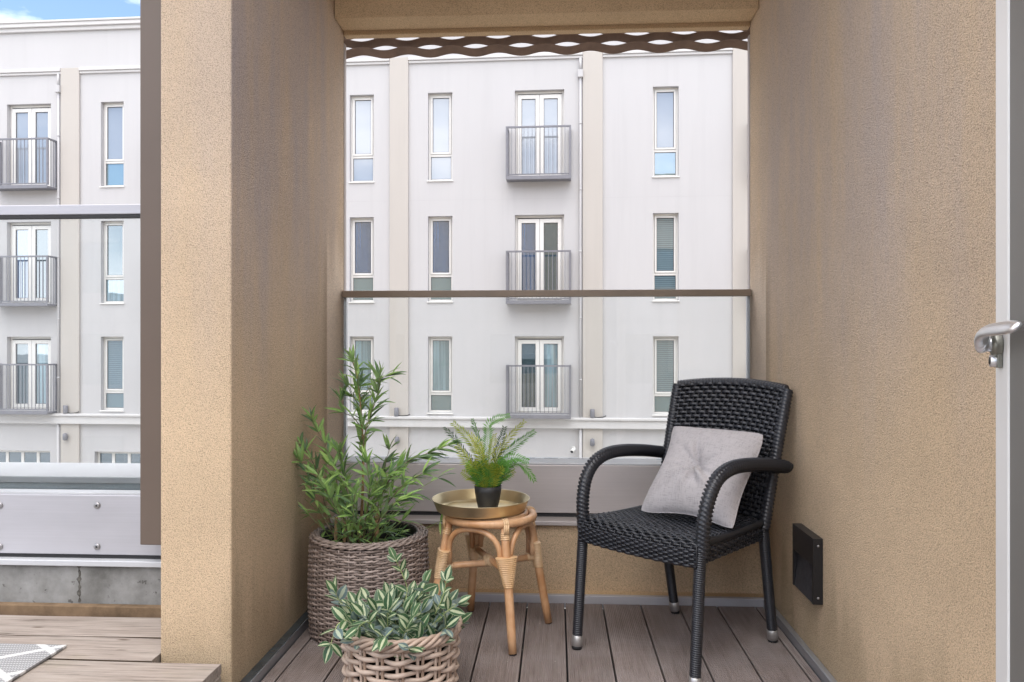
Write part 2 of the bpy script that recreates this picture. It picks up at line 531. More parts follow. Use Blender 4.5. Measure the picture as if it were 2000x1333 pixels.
def rattan(name, a, b):
    m = M_(name)
    n = m.noise(m.wcoords(), 9, 4, 0.6); s = m.noise(m.wcoords((90, 90, 8)), 1.0, 3)
    c = m.mix(m.ramp(n, [(0.35, 0.0), (0.68, 1.0)]), a, b)
    c = m.mix(m.math('MULTIPLY', m.ramp(s, [(0.5, 0.0), (0.8, 1.0)]), 0.35), c, tuple(x*0.6 for x in a))
    m.col(c); m.set(0.36, spec=0.5)
    return m.mat
MT['rattan'] = rattan('honey rattan cane', (0.48, 0.245, 0.11), (0.68, 0.43, 0.25))
MT['rattan_wrap'] = rattan('pale rattan binding', (0.58, 0.36, 0.18), (0.74, 0.53, 0.32))

def brass():
    m = M_('brushed brass')
    n = m.noise(m.wcoords((60, 60, 6)), 1.0, 4)
    b = m.noise(m.wcoords(), 8, 4)
    m.col(m.mix(m.ramp(b, [(0.3, 0), (0.7, 1)]), (0.66, 0.55, 0.33), (0.78, 0.68, 0.46)))
    m.set(m.math('ADD', m.math('MULTIPLY', n, 0.12), 0.3), 1.0)
    return m.mat
MT['brass'] = brass()

def linen():
    m = M_('grey linen')
    h = m.noise(m.coords('Object', (500, 40, 45)), 1.0, 3); v = m.noise(m.coords('Object', (45, 40, 500)), 1.0, 3)
    n = m.math('ADD', h, v)
    c = m.mix(m.ramp(n, [(0.8, 0.0), (1.25, 1.0)]), (0.35, 0.33, 0.335), (0.46, 0.435, 0.44))
    m.col(c); m.set(0.95, spec=0.1)
    m.b.inputs['Sheen Weight'].default_value = 0.15
    m.bump(n, 0.25, 0.001)
    return m.mat
MT['linen'] = linen()

def leaf_mat(name, a, b, back, rough=0.45, stripe=None):
    m = M_(name)
    oi = m.new('ShaderNodeObjectInfo'); geo = m.new('ShaderNodeNewGeometry')
    uv = m.new('ShaderNodeUVMap'); s = m.sep(uv.outputs[0])
    n = m.noise(m.wcoords(), 60, 3)
    f = m.math('ADD', m.math('MULTIPLY', oi.outputs['Random'], 0.8), m.math('MULTIPLY', n, 0.3))
    c = m.mix(m.ramp(f, [(0.1, 0.0), (0.95, 1.0)]), a, b)
    ctr = m.math('ABSOLUTE', m.math('SUBTRACT', s[0], 0.5))
    if stripe:
        wob = m.math('ADD', ctr, m.math('MULTIPLY', m.noise(m.coords('UV', (6, 2, 1)), 2.0, 3), 0.12))
        wob = m.math('ADD', wob, m.math('MULTIPLY', m.math('SUBTRACT', m.math('FRACT', m.math('MULTIPLY', oi.outputs['Random'], 7.3)), 0.45), 0.16))
        edge = m.math('ADD', m.ramp(wob, [(0.17, 1.0), (0.20, 0.0)]), m.ramp(ctr, [(0.45, 0.0), (0.47, 0.55)]))
        c = m.mix(m.math('MINIMUM', edge, 1.0), c, stripe)
    else:
        c = m.mix(m.ramp(ctr, [(0.0, 0.5), (0.06, 0.0)]), c, tuple(min(1, x*1.7) for x in b))
    c = m.mix(m.math('MULTIPLY', geo.outputs['Backfacing'], 0.75), c, back)
    m.col(c); m.set(rough, spec=0.4)
    tl = m.new('ShaderNodeBsdfTranslucent'); m.link(c, tl.inputs[0])
    mx = m.new('ShaderNodeMixShader'); mx.inputs[0].default_value = 0.28
    m.link(m.b.outputs[0], mx.inputs[1]); m.link(tl.outputs[0], mx.inputs[2])
    m.link(mx.outputs[0], m.out.inputs['Surface'])
    return m.mat
MT['leaf_mid'] = leaf_mat('bamboo leaf', (0.17, 0.31, 0.08), (0.45, 0.66, 0.20), (0.30, 0.45, 0.20))
MT['leaf_dark'] = leaf_mat('dark bamboo leaf', (0.08, 0.155, 0.065), (0.20, 0.32, 0.13), (0.26, 0.36, 0.19))
MT['leaf_var'] = leaf_mat('striped leaf', (0.03, 0.08, 0.038), (0.085, 0.17, 0.07), (0.20, 0.28, 0.27), 0.4, (0.52, 0.57, 0.36))
MT['leaf_grey'] = leaf_mat('blue grey leaf', (0.10, 0.155, 0.15), (0.20, 0.27, 0.27), (0.26, 0.33, 0.33), 0.5, (0.42, 0.48, 0.36))
MT['fern'] = leaf_mat('fern green', (0.045, 0.15, 0.03), (0.14, 0.33, 0.06), (0.08, 0.17, 0.05))
MT['fern_yellow'] = leaf_mat('fern yellow green', (0.16, 0.24, 0.025), (0.40, 0.44, 0.06), (0.25, 0.28, 0.06))
MT['fern_dark'] = leaf_mat('fern dark', (0.03, 0.075, 0.03), (0.075, 0.14, 0.05), (0.06, 0.11, 0.05))
MT['stem'] = simple('tan cane stem', (0.30, 0.19, 0.10), 0.6, 0, 0.3, 0.25, 30)
MT['stem_green'] = simple('pale green stem', (0.30, 0.36, 0.14), 0.6, 0, 0.3, 0.2, 30)
MT['twig'] = simple('twig', (0.20, 0.16, 0.10), 0.7, 0, 0.3, 0.3, 30)
MT['pot_black'] = simple('matt black pot', (0.018, 0.018, 0.019), 0.5)
MT['soil'] = simple('dark soil', (0.012, 0.010, 0.008), 0.95, 0, 0.1, 0.5, 60, 0.6, 120)

def mat_rug():
    m = M_('grey woven mat')
    s = m.sep(m.wcoords())
    def tri(v, per):
        return m.math('ABSOLUTE', m.math('SUBTRACT', m.math('FRACT', m.math('DIVIDE', v, per)), 0.5))
    a = m.math('ADD', s[0], m.math('MULTIPLY', s[1], 1.35)); b = m.math('SUBTRACT', s[0], m.math('MULTIPLY', s[1], 1.35))
    ln = m.math('MAXIMUM', m.ramp(tri(a, 0.24), [(0.42, 0.0), (0.455, 1.0)]), m.ramp(tri(b, 0.24), [(0.42, 0.0), (0.455, 1.0)]))
    wv = m.math('MULTIPLY', m.ramp(tri(s[0], 0.008), [(0.1, 0.0), (0.4, 1.0)]), m.ramp(tri(s[1], 0.014), [(0.08, 0.0), (0.35, 1.0)]))
    c = m.mix(wv, (0.24, 0.24, 0.245), (0.50, 0.505, 0.51))
    c = m.mix(m.math('MULTIPLY', ln, 0.8), c, (0.70, 0.70, 0.69))
    m.col(c); m.set(0.8, spec=0.2); m.bump(wv, 0.4, 0.002)
    return m.mat
MT['rug'] = mat_rug()
MT['pale_ground'] = simple('street ground paled for bounce', (0.42, 0.41, 0.39), 0.9, 0, 0.2, 0.2, 2)  # unseen street, colour paled to bounce light up onto facade and beam
MT['paving'] = simple('pavement concrete', (0.48, 0.46, 0.44), 0.9, 0, 0.2, 0.12, 1.5)
MT['roofing'] = simple('roof felt', (0.10, 0.10, 0.105), 0.9)
MT['door_pane'] = simple('grey door infill', (0.17, 0.165, 0.155), 0.5, 0, 0.3)
MT['batten'] = simple('damp brown batten', (0.17, 0.115, 0.07), 0.85, 0, 0.2, 0.4, 14)
MT['strip'] = simple('taupe metal strip', (0.46, 0.42, 0.40), 0.45, 0.1)
MT['street_wall'] = stucco('tan street render', (0.60, 0.47, 0.33))
# ================================================================== SETTING
g = boxo('ground', (-300, 300, -300, 300, -4.62, -4.42), MT['pale_ground']); tag(g, kind='structure')
g = boxo('pavement', (-60, 60, 3.7, 6.2, -4.42, -4.29), MT['paving'], bevel=0.01); tag(g, kind='structure')

# ---- the white apartment building across the street (x along the facade, y into it)
FA = R(1.68)
P0 = P(1000, HZ, 19.0)
bld = empty('apartment_building', (P0.x, P0.y, 0), -FA)
tag(bld, 'long white apartment block with slim windows and small grey balconies across the street', 'building')
X0, X1 = -24.0, 14.0
ROWS = [(7.17, 5.01), (4.13, 2.03), (1.17, -0.71)]
WINX = [-22.0, -18.6, -15.6, -10.55, -4.05, -2.08, 3.40, 7.4, 11.6]
DOORX = [-20.6, -13.10, -9.0, -6.25, 0.07, 5.8, 9.3]
WW, DW, REC = 0.61, 1.20, 0.13
holes = []
for (t, b) in ROWS:
    holes += [(x, x + WW, b, t) for x in WINX] + [(x, x + DW, b, t) for x in DOORX]
STRIP = [(-13.62, -11.92), (-10.72, -9.02), (-8.2, -6.5), (4.2, 5.9), (8.0, 9.7)]
holes += [(a, b, -3.2, -1.77) for a, b in STRIP]

def wall_holes(mb, x0, x1, z0, z1, holes, depth, y=0.0, mat=0):
    xs = sorted({x0, x1} | {h[0] for h in holes} | {h[1] for h in holes})
    zs = sorted({z0, z1} | {h[2] for h in holes} | {h[3] for h in holes})
    hs = np.array(holes)
    for i in range(len(xs) - 1):
        cx = (xs[i] + xs[i+1]) / 2
        run = None
        for j in range(len(zs)):
            solid = False
            if j < len(zs) - 1:
                cz = (zs[j] + zs[j+1]) / 2
                solid = not bool(np.any((hs[:, 0] < cx) & (hs[:, 1] > cx) & (hs[:, 2] < cz) & (hs[:, 3] > cz)))
            if solid and run is None: run = zs[j]
            if not solid and run is not None:
                mb.add([(xs[i], y, run), (xs[i+1], y, run), (xs[i+1], y, zs[j]), (xs[i], y, zs[j])], [(0, 1, 2, 3)], mat); run = None
    for (a, b, c, d) in holes:
        q = y + depth
        mb.add([(a,y,c),(a,q,c),(a,q,d),(a,y,d)], [(0,1,2,3)], mat)
        mb.add([(b,y,c),(b,y,d),(b,q,d),(b,q,c)], [(0,1,2,3)], mat)
        mb.add([(a,y,d),(a,q,d),(b,q,d),(b,y,d)], [(0,1,2,3)], mat)
        mb.add([(a,y,c),(b,y,c),(b,q,c),(a,q,c)], [(0,1,2,3)], mat)

mb = MB()
wall_holes(mb, X0, X1, -4.42, 9.0, holes, REC + 0.05)
mb.box(X0, X1, 12.0, 12.2, -4.42, 9.0)
mb.box(X0, X0 + 0.2, 0.25, 12.0, -4.42, 9.0)
mb.box(X1 - 0.2, X1, 0.25, 12.0, -4.42, 9.0)
mb.box(X0 + 0.2, X1 - 0.2, 0.25, 0.3, -4.42, 9.0)
mb.build('wall', MT['facade'], bld)
boxo('roof', (X0 + 0.2, X1 - 0.2, 0.35, 11.9, 8.6, 8.8), MT['roofing'], bld)
mb = MB()
mb.box(X0 - 0.05, X1 + 0.05, -0.07, 0.25, 9.004, 9.10)
mb.box(X0 - 0.10, X1 + 0.10, -0.13, 0.25, 9.102, 9.20)
mb.box(X0 - 0.12, X1 + 0.12, -0.16, 0.30, 9.202, 9.255)
mb.build('coping', MT['moulding'], bld, bevel=0.012)
PIL = [(-20.9, -20.42), (-16.3, -15.82), (-11.60, -11.10), (-7.35, -6.87), (-3.03, -2.56), (1.72, 2.20), (5.27, 5.75), (9.0, 9.0 + 0.2), (10.9, 11.38)]
PIL = [p for p in PIL if p[0] != 9.0]
for (a, b) in PIL:
    boxo('pilaster', (a, b, -0.06, -0.001, -0.80, 8.05), MT['pilaster'], bld, bevel=0.01)
    boxo('pilaster', (a, b, -0.06, -0.001, -4.42, -1.06), MT['pilaster'], bld, bevel=0.01)
ed = [X0] + [q for p in PIL for q in p] + [X1]
for i in range(0, len(ed), 2):
    mb = MB()
    a, b = ed[i] + 0.002, ed[i+1] - 0.002
    mb.box(a, b, -0.05, -0.001, 7.90, 7.96)
    mb.box(a, b, -0.085, -0.001, 7.963, 8.05)
    mb.build('cornice', MT['moulding'], bld, bevel=0.012)
mb = MB()
mb.box(X0, X1, -0.13, -0.001, -1.055, -0.86)
mb.box(X0, X1, -0.17, -0.001, -0.857, -0.795)
mb.build('ledge', MT['moulding'], bld, bevel=0.012)

for z in (4.52, 1.53):
    mb = MB()
    for i in range(0, len(ed), 2): mb.box(ed[i] + 0.002, ed[i+1] - 0.002, -0.0012, -0.0003, z, z + 0.006)
    mb.build('render_joint', MT['joint_grey'], bld)
def frame_rect(mb, x0, x1, z0, z1, w, y0, y1, wb=None):
    wb = wb or w
    mb.box(x0, x0 + w, y0, y1, z0, z1)
    mb.box(x1 - w, x1, y0, y1, z0, z1)
    mb.box(x0 + w, x1 - w, y0, y1, z1 - w, z1)
    mb.box(x0 + w, x1 - w, y0, y1, z0, z0 + wb)

def make_window(upper, lower):
    """origin at the lower left corner of the opening"""
    pass
def window(x, b, t, up, lo):
    H = t - b
    mb = MB(); y0, y1 = REC, REC + 0.07
    frame_rect(mb, 0.0, WW, 0.0, H, 0.05, y0, y1)
    zt = 0.64 if H > 2.0 else 0.46
    mb.box(0.05, WW - 0.05, y0, y1, zt - 0.03, zt + 0.03)
    frame_rect(mb, 0.055, WW - 0.055, zt + 0.034, H - 0.055, 0.042, y0 - 0.022, y0 + 0.03)
    mb.box(-0.02, WW + 0.02, -0.035, REC, -0.03, -0.002)
    nf = len(mb.f)
    frame_rect(mb, 0.0965, WW - 0.0965, zt + 0.0755, H - 0.0965, 0.012, y0 - 0.002, y0 + 0.011)
    frame_rect(mb, 0.0495, WW - 0.0495, 0.0495, zt - 0.0295, 0.010, y0 + 0.016, y0 + 0.027)
    for q in range(nf, len(mb.f)): mb.m[q] = 1
    w = mb.build('window', [MT['white_frame'], MT['gasket']], bld, (x, 0, b), bevel=0.003, seg=1)
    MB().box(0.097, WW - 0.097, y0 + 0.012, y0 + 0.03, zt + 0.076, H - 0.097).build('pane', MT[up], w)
    MB().box(0.05, WW - 0.05, y0 + 0.028, y0 + 0.045, 0.05, zt - 0.03).build('pane', MT[lo], w)
    return w
def french(x, b, t, mats):
    H = t - b
    mb = MB(); y0, y1 = REC, REC + 0.07
    frame_rect(mb, 0, DW, 0, H, 0.055, y0, y1, 0.04)
    mid = DW / 2
    for (a, c) in ((0.06, mid - 0.004), (mid + 0.004, DW - 0.06)):
        frame_rect(mb, a, c, 0.045, H - 0.085, 0.095, y0 - 0.028, y0 + 0.035)
    nf = len(mb.f)
    for (a, c) in ((0.06, mid - 0.004), (mid + 0.004, DW - 0.06)):
        frame_rect(mb, a + 0.0945, c - 0.0945, 0.1395, H - 0.1795, 0.011, y0 - 0.004, y0 + 0.007)
    mb.box(mid - 0.0035, mid + 0.0035, y0 - 0.02, y0 + 0.02, 0.045, H - 0.085)
    mb.box(0.06, DW - 0.06, y0 - 0.012, y0 - 0.0005, H - 0.084, H - 0.072)
    for q in range(nf, len(mb.f)): mb.m[q] = 1
    w = mb.build('french_door', [MT['white_frame'], MT['gasket']], bld, (x, 0, b), bevel=0.003, seg=1)
    for k, (a, c) in enumerate(((0.06, mid - 0.004), (mid + 0.004, DW - 0.06))):
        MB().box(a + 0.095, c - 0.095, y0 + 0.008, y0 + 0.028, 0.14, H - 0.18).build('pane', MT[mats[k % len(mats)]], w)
    return w
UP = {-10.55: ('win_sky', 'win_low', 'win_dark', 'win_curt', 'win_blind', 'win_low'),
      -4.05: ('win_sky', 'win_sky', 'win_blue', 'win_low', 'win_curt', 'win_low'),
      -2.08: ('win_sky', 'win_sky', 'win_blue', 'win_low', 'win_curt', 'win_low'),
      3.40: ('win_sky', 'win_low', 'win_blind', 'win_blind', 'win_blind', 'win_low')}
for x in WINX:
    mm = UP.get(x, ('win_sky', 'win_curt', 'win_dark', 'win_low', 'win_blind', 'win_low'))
    for r, (t, b) in enumerate(ROWS):
        window(x, b, t, mm[2*r], mm[2*r+1])

def balcony(x, z0, z1):
    w = 1.56; dp = 0.36; H = z1 - z0
    slab = MB()
    slab.box(0, w, -dp, -0.002, 0, 0.045)
    slab.box(0, w, -dp - 0.012, -dp - 0.001, -0.015, 0.075)
    s = slab.build('balcony', MT['steel_rail'], bld, (x, 0, z0), bevel=0.004, seg=1)
    r = MB()
    T = 0.045
    r.box(0, w, -dp, -dp + T, H - 0.04, H)
    r.box(0, T, -dp + T + 0.001, -0.002, H - 0.04, H); r.box(w - T, w, -dp + T + 0.001, -0.002, H - 0.04, H)
    for xx in (0, w - T):
        r.box(xx, xx + T, -dp, -dp + T, 0.078, H - 0.041)
        r.box(xx, xx + T, -0.03, -0.003, 0.078, H - 0.041)
    r.box(T, w - T, -dp + 0.005, -dp + T - 0.008, 0.10, 0.125)
    r.build('railing', MT['steel_rail'], s)
    b = MB()
    n = 15
    for i in range(1, n):
        xx = T + (w - 2*T) * i / n
        b.box(xx - 0.006, xx + 0.006, -dp + 0.010, -dp + 0.022, 0.126, H - 0.041)
    for i in range(1, 3):
        yy = -dp + T + (dp - T) * i / 3
        for xx in (0.016, w - 0.028): b.box(xx, xx + 0.012, yy - 0.006, yy + 0.006, 0.046, H - 0.041)
    b.build('bars', MT['steel_rail'], s)
for x in DOORX:
    for r, (t, b) in enumerate(ROWS):
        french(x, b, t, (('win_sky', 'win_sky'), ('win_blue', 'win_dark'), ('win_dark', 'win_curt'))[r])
        balcony(x - 0.19, b - 0.075, b + 1.19)
for (a, b) in STRIP:
    mb = MB()
    frame_rect(mb, 0, b - a, 0, 1.43, 0.06, REC, REC + 0.06)
    n = 4
    for i in range(1, n):
        xx = (b - a) * i / n
        mb.box(xx - 0.04, xx + 0.04, REC, REC + 0.06, 0.06, 1.37)
    w = mb.build('strip_window', MT['white_frame'], bld, (a, 0, -3.2), bevel=0.004, seg=1)
    for i in range(n):
        u0 = (b - a) * i / n + (0.06 if i == 0 else 0.04); u1 = (b - a) * (i+1) / n - (0.06 if i == n-1 else 0.04)
        MB().box(u0, u1, REC + 0.02, REC + 0.035, 0.06, 1.37).build('pane', MT['win_dark'], w)
for x in (1.665, -11.66):
    mb = MB()
    mb.tube([(x, -0.05, z) for z in (7.42, 4.0, 2.0, -0.79)], 0.029, 10)
    mb.tube([(x, -0.06, z) for z in (-1.06, -4.3)], 0.035, 10)
    for z in (7.4, 6.3, 4.7, 3.2, 1.6, 0.1): mb.tube([(x, -0.05, z), (x, -0.05, z + 0.04)], 0.036, 10)
    mb.box(x - 0.06, x + 0.06, -0.12, -0.001, 7.425, 7.60)
    mb.tube([(x, -0.06, 7.602), (x, -0.06, 7.89)], 0.03, 8)
    mb.build('downpipe', MT['facade'], bld)

def on_facade(x, z, y=0.0):
    return Vector((P0.x + x * math.cos(FA) + y * math.sin(FA), P0.y - x * math.sin(FA) + y * math.cos(FA), z))
grey = MT['steel_rail']
def uplight(x, label):
    o = empty('floodlight', on_facade(x, -0.795, -0.12), -FA)
    tag(o, label, 'light', 'grey uplights standing on the ledge across the street')
    MB().lathe([(0.0, 0.0), (0.05, 0.0), (0.055, 0.02), (0.055, 0.2), (0.045, 0.21), (0.0, 0.205)], 14).build('housing', grey, o)
    MB().tube([(0.05, 0, 0.02), (0.14, 0.01, 0.012), (0.26, 0.03, 0.02), (0.33, 0.05, 0.05)], 0.012, 6).build('cable', MT['dark_gap'], o)
uplight(-2.84, 'small grey cylinder uplight on the ledge above the fern and bamboo')
uplight(1.95, 'small grey cylinder uplight on the ledge right of the middle downpipe')
uplight(-11.42, 'small grey cylinder uplight on the ledge seen through the left glass')
def downlight(x, label):
    o = empty('wall_light', on_facade(x, -1.38, -0.06), -FA)
    tag(o, label, 'light', 'grey wall lights below the ledge across the street')
    MB().box(-0.03, 0.03, -0.03, -0.001, -0.04, 0.04).build('bracket', grey, o)
    mb = MB()
    mb.tube([(0, -0.07, -0.09), (0, -0.075, -0.07), (0, -0.085, 0.07), (0, -0.088, 0.085)], [0.03, 0.058, 0.05, 0.03], 12)
    mb.build('housing', grey, o)
downlight(-2.82, 'round grey wall light on the pilaster behind the bamboo plant')
downlight(1.95, 'round grey wall light on the pilaster behind the chair arm')
downlight(-11.42, 'grey wall light on the pilaster seen through the left glass')
o = empty('security_camera', on_facade(1.5, -1.55, 0.0), -FA)
tag(o, 'small white security camera on the wall beside the downpipe', 'security camera')
MB().box(-0.04, 0.04, -0.03, -0.002, -0.05, 0.05).build('bracket', MT['white_frame'], o)
MB().tube([(0, -0.03, 0), (-0.01, -0.08, 0.01)], 0.015, 8).build('arm', MT['white_frame'], o)
mb = MB(); mb.tube([(0.02, -0.08, 0.01), (-0.04, -0.20, -0.05)], 0.045, 12); mb.tube([(-0.041, -0.202, -0.051), (-0.045, -0.21, -0.055)], 0.035, 12, mat=1)
mb.build('housing', [MT['white_frame'], MT['black_plastic']], o)

# ---- our own building's street side (mirrored in the windows opposite)
home = empty('home_building', (0, 3.36, 0))
tag(home, 'tan rendered building that the balcony belongs to, seen above the opening', 'building')
mb = MB()
hh = [(x, x + 1.5, z, z + 1.7) for x in (-12.5, -9.0, -5.5, 3.0, 6.5, 10.0) for z in (3.4, 6.4)]
wall_holes(mb, -15, 13, 2.95, 8.3, [(h[0], h[1], h[2], h[3]) for h in hh], 0.2, 0.30)
mb.box(-15, 13, 0.005, 0.01, 2.95, 8.3); mb.box(-15, -4.5, 0.011, 0.299, -0.345, 2.94)
mb.box(-15, 13, 0.012, 0.296, 2.95, 2.99); mb.box(-15, 13, 0.012, 0.50, 8.302, 8.36)
mb.box(-15, 13, -0.4, 0.30, -4.42, -0.35)
mb.box(1.06, 13, -0.06, 0.30, -0.345, 2.61)
mb.build('wall', MT['street_wall'], home)
for h in hh:
    # flip: these openings face the street (+y)
    w = MB(); frame_rect(w, h[0], h[1], h[2], h[3], 0.06, 0.14, 0.2)
    w = w.build('window', MT['bronze'], home)
    MB().box(h[0] + 0.06, h[1] - 0.06, 0.16, 0.17, h[2] + 0.06, h[3] - 0.06).build('pane', MT['win_dark'], w)

# ---- added low building behind the camera: bounces light, covers the horizon in the windows
rb = empty('bounce_building', (0, -17, -4.42)); tag(rb, 'low pale building added behind the camera for bounce light and window reflections', 'building')
mb = MB(); rh = [(x, x + 1.4, z, z + 1.5) for x in range(-34, 30, 4) for z in (1.2, 4.2, 6.9)]
mb.box(-40, 34, -9.0, -0.3, 0, 8.8)
rw = [(h[0], h[1], h[2], h[3]) for h in rh]
wall_holes(mb, -40, 34, 0, 9.1, rw, -0.25, 0.0)
mb.box(-40.1, 34.1, -9.1, 0.06, 9.102, 9.2)
mb.build('wall', MT['facade'], rb)
for h in rw: MB().box(h[0], h[1], -0.24, -0.22, h[2], h[3]).build('window', MT['win_dark'], rb)

# ---- balcony shell
XL, XR = -0.908, 0.810
YP, YE = 2.137, 3.30
ZC = 2.72
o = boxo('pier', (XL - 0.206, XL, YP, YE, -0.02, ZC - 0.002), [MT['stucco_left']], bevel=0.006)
tag(o, 'tan pebble-dashed wall with grey streaks standing left of the plants', 'wall')
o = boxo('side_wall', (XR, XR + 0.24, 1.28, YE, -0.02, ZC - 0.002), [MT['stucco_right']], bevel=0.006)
tag(o, 'tan pebble-dashed wall right of the black chair', 'wall')
o = boxo('ceiling', (XL - 0.206, XR + 0.24, 1.75, YE, ZC, ZC + 0.2), MT['stucco_smooth'])
tag(o, kind='structure')
mb = MB()
mb.box(XL + 0.001, XR - 0.001, 3.15, 3.283, 2.335, ZC - 0.002)
mb.box(XL + 0.001, XR - 0.001, 3.285, 3.33, 2.318, ZC - 0.004)
o = mb.build('lintel', MT['stucco_smooth'], bevel=0.004)
tag(o, 'tan rendered beam over the balcony opening with a dark inner face', 'beam')
o = boxo('parapet_wall', (XL + 0.001, XR - 0.001, 3.08, 3.29, 0.0, 0.282), MT['stucco'], bevel=0.004)
tag(o, 'low tan wall under the metal panel behind the stool', 'wall')
MB().box(XL + 0.002, XR - 0.002, 3.03, 3.079, -0.02, 0.026).build('plinth', MT['stucco_smooth'], o)

# ---- deck
fl = empty('floor', (0, 0, 0)); tag(fl, kind='structure')
boxo('slab', (-0.905, 0.807, -1.6, 3.07, -0.33, -0.045), MT['concrete'], fl)
boxo('slab', (-4.5, -0.91, -1.6, 3.3, -0.33, -0.045), MT['concrete'], fl)
PITCH, GAP = 0.1442, 0.006
def board_mesh(x0, x1, y0, y1):
    w = x1 - x0
    n = max(2, int(round((w - 0.008) / 0.0066)))
    prof = [(0.0, -0.026), (0.0, -0.0015), (0.0015, 0.0)]
    s = 0.004; step = (w - 2*s) / n
    for i in range(n):
        a = s + i * step
        prof += [(a + 0.0008, 0.0), (a + 0.0022, -0.0017), (a + step - 0.0022, -0.0017), (a + step - 0.0008, 0.0)] if i % 1 == 0 else []
    prof += [(w - 0.0015, 0.0), (w, -0.0015), (w, -0.026)]
    mb = MB()
    V = [(x0 + p[0], y, p[1]) for y in (y0, y1) for p in prof]
    k = len(prof)
    mb.add(V, [(i, i+1, k+i+1, k+i) for i in range(k-1)] + [tuple(range(k-1, -1, -1)), tuple(range(k, 2*k))])
    return mb
edges = [0.036 + PITCH * k for k in range(-6, 6)]
first = None
for a, b in zip(edges[:-1], edges[1:]):
    board_mesh(a + GAP/2, b - GAP/2, -1.4, 3.002).build('deck_board', MT['deck'], fl)
board_mesh(-0.871, edges[0] - GAP/2, -1.4, 3.002).build('deck_board', MT['deck'], fl)
board_mesh(edges[-1] + GAP/2, 0.786, -1.4, 3.002).build('deck_board', MT['deck'], fl)
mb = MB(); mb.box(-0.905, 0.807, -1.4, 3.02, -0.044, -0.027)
mb.build('joist_shadow_sheet', MT['dark_gap'], fl).name = 'gap_shadow_sheet'  # dark sheet below the boards, stands in for the shade between them
mb = MB(); mb.box(-0.90, 0.80, 3.006, 3.012, -0.02, 0.028); mb.box(-0.90, 0.80, 3.012, 3.029, 0.022, 0.028)
mb.build('edge_strip', MT['alu'], fl, bevel=0.0015)
mb = MB(); mb.box(0.789, 0.793, -1.4, 3.004, -0.02, 0.028); mb.box(0.793, 0.8095, -1.4, 3.004, 0.024, 0.028)
mb.build('edge_strip', MT['alu_y'], fl, bevel=0.0015)
mb = MB(); mb.box(-0.879, -0.875, -1.4, 3.004, -0.02, 0.026); mb.box(-0.9075, -0.879, -1.4, 3.004, 0.022, 0.026, 1)
mb.build('edge_strip', [MT['alu_y'], MT['gutter_dark']], fl, bevel=0.0015)

gm = MB()
for k in range(170):
    x, y = rnd.uniform(-0.86, 0.78), rnd.uniform(1.9, 2.99); s = rnd.uniform(0.0008, 0.0024); q = rnd.uniform(0, 3)
    gm.add([(x + s*math.cos(q + t*2.1)*rnd.uniform(0.7, 1.5), y + s*math.sin(q + t*2.1), 0.0004) for t in range(3)] + [(x, y, 0.0004 + s*0.6)], [(0, 1, 3), (1, 2, 3), (2, 0, 3)])
gm = gm.build('grit', simple('pale grit', (0.45, 0.42, 0.38), 0.9, 0, 0.2, 0.5, 300)); tag(gm, kind='stuff')

# ---- raised timber terrace on the left
ZT = 0.121
tr = empty('terrace', (-1.1, 0, 0)); tag(tr, kind='structure')
ys = [2.432, 2.262, 2.094, 1.936, 1.776, 1.616, 1.456, 1.296, 1.136, 0.976, 0.816, 0.656, 0.496, 0.336, 0.176, 0.016, -0.144, -0.304, -0.464]
for i in range(len(ys) - 1):
    y1, y0 = ys[i] - 0.005, ys[i+1] + 0.005
    xr = XL - 0.21 if i < 2 else XL - 0.004 - rnd.uniform(0, 0.006)
    L = xr + 4.3
    mb = MB()
    prof = [(0, -0.028), (0, -0.002), (0.003, 0), ((y1-y0)/2, 0.0015), (y1-y0-0.003, 0), (y1-y0, -0.002), (y1-y0, -0.028)]
    N = 12; V = []
    for a in range(N + 1):
        for (py, pz) in prof:
            V.append((-4.3 + L*a/N, y0 + py, ZT + pz + 0.0012*math.sin(a*1.7 + i*2.1)))
    k = len(prof)
    mb.add(V, [(a*k+j, (a+1)*k+j, (a+1)*k+j+1, a*k+j+1) for a in range(N) for j in range(k-1)] + [tuple(range(k)), tuple(N*k + j for j in range(k-1, -1, -1))])
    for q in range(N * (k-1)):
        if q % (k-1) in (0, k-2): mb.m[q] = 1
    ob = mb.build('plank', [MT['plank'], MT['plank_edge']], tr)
    ob.location = (1.1, 0, 0)
def plank_box(ext, nm='plank', mt='plank'):
    ob = boxo(nm, ext, MT[mt], tr, 0.003); ob.location = (1.1, 0, 0)
plank_box((XL - 0.03, XL - 0.006, -0.46, 2.085, -0.02, ZT - 0.03), 'fascia')
plank_box((-4.3, XL - 0.215, 2.436, 2.464, 0.06, 0.150), 'batten', 'batten')
for y in (0.3, 1.1, 1.9): plank_box((-4.2, XL - 0.05, y, y + 0.045, -0.045, ZT - 0.03), 'joist')

o = boxo('concrete_upstand', (-4.4, XL - 0.208, 2.466, 2.70, -0.04, 0.272), MT['concrete'], bevel=0.004)
tag(o, 'stained bare concrete kerb behind the timber terrace', 'kerb')
jt = MB(); jv = []
for k in range(15):
    z = 0.152 + 0.118*k/14; w = 0.0045 + 0.003*math.sin(k*2.3) + 0.002*math.sin(k*5.1); xx = -1.557 + 0.0015*math.sin(k*1.3)
    jv += [(xx - w, 2.4655, z), (xx, 2.4645, z), (xx + w, 2.4655, z)]
jt.add(jv, [(3*k+q, 3*k+q+1, 3*k+q+4, 3*k+q+3) for k in range(14) for q in range(2)])
jt.build('joint', simple('mossy joint', (0.10, 0.095, 0.085), 0.95, 0, 0.1, 0.5, 80), o)
mat_o = boxo('outdoor_mat', (-3.0, -1.405, 0.9, 2.166, ZT + 0.0035, ZT + 0.0115), MT['rug'], bevel=0.002)
tag(mat_o, 'light grey woven mat with pale diamond lines on the timber terrace', 'mat')

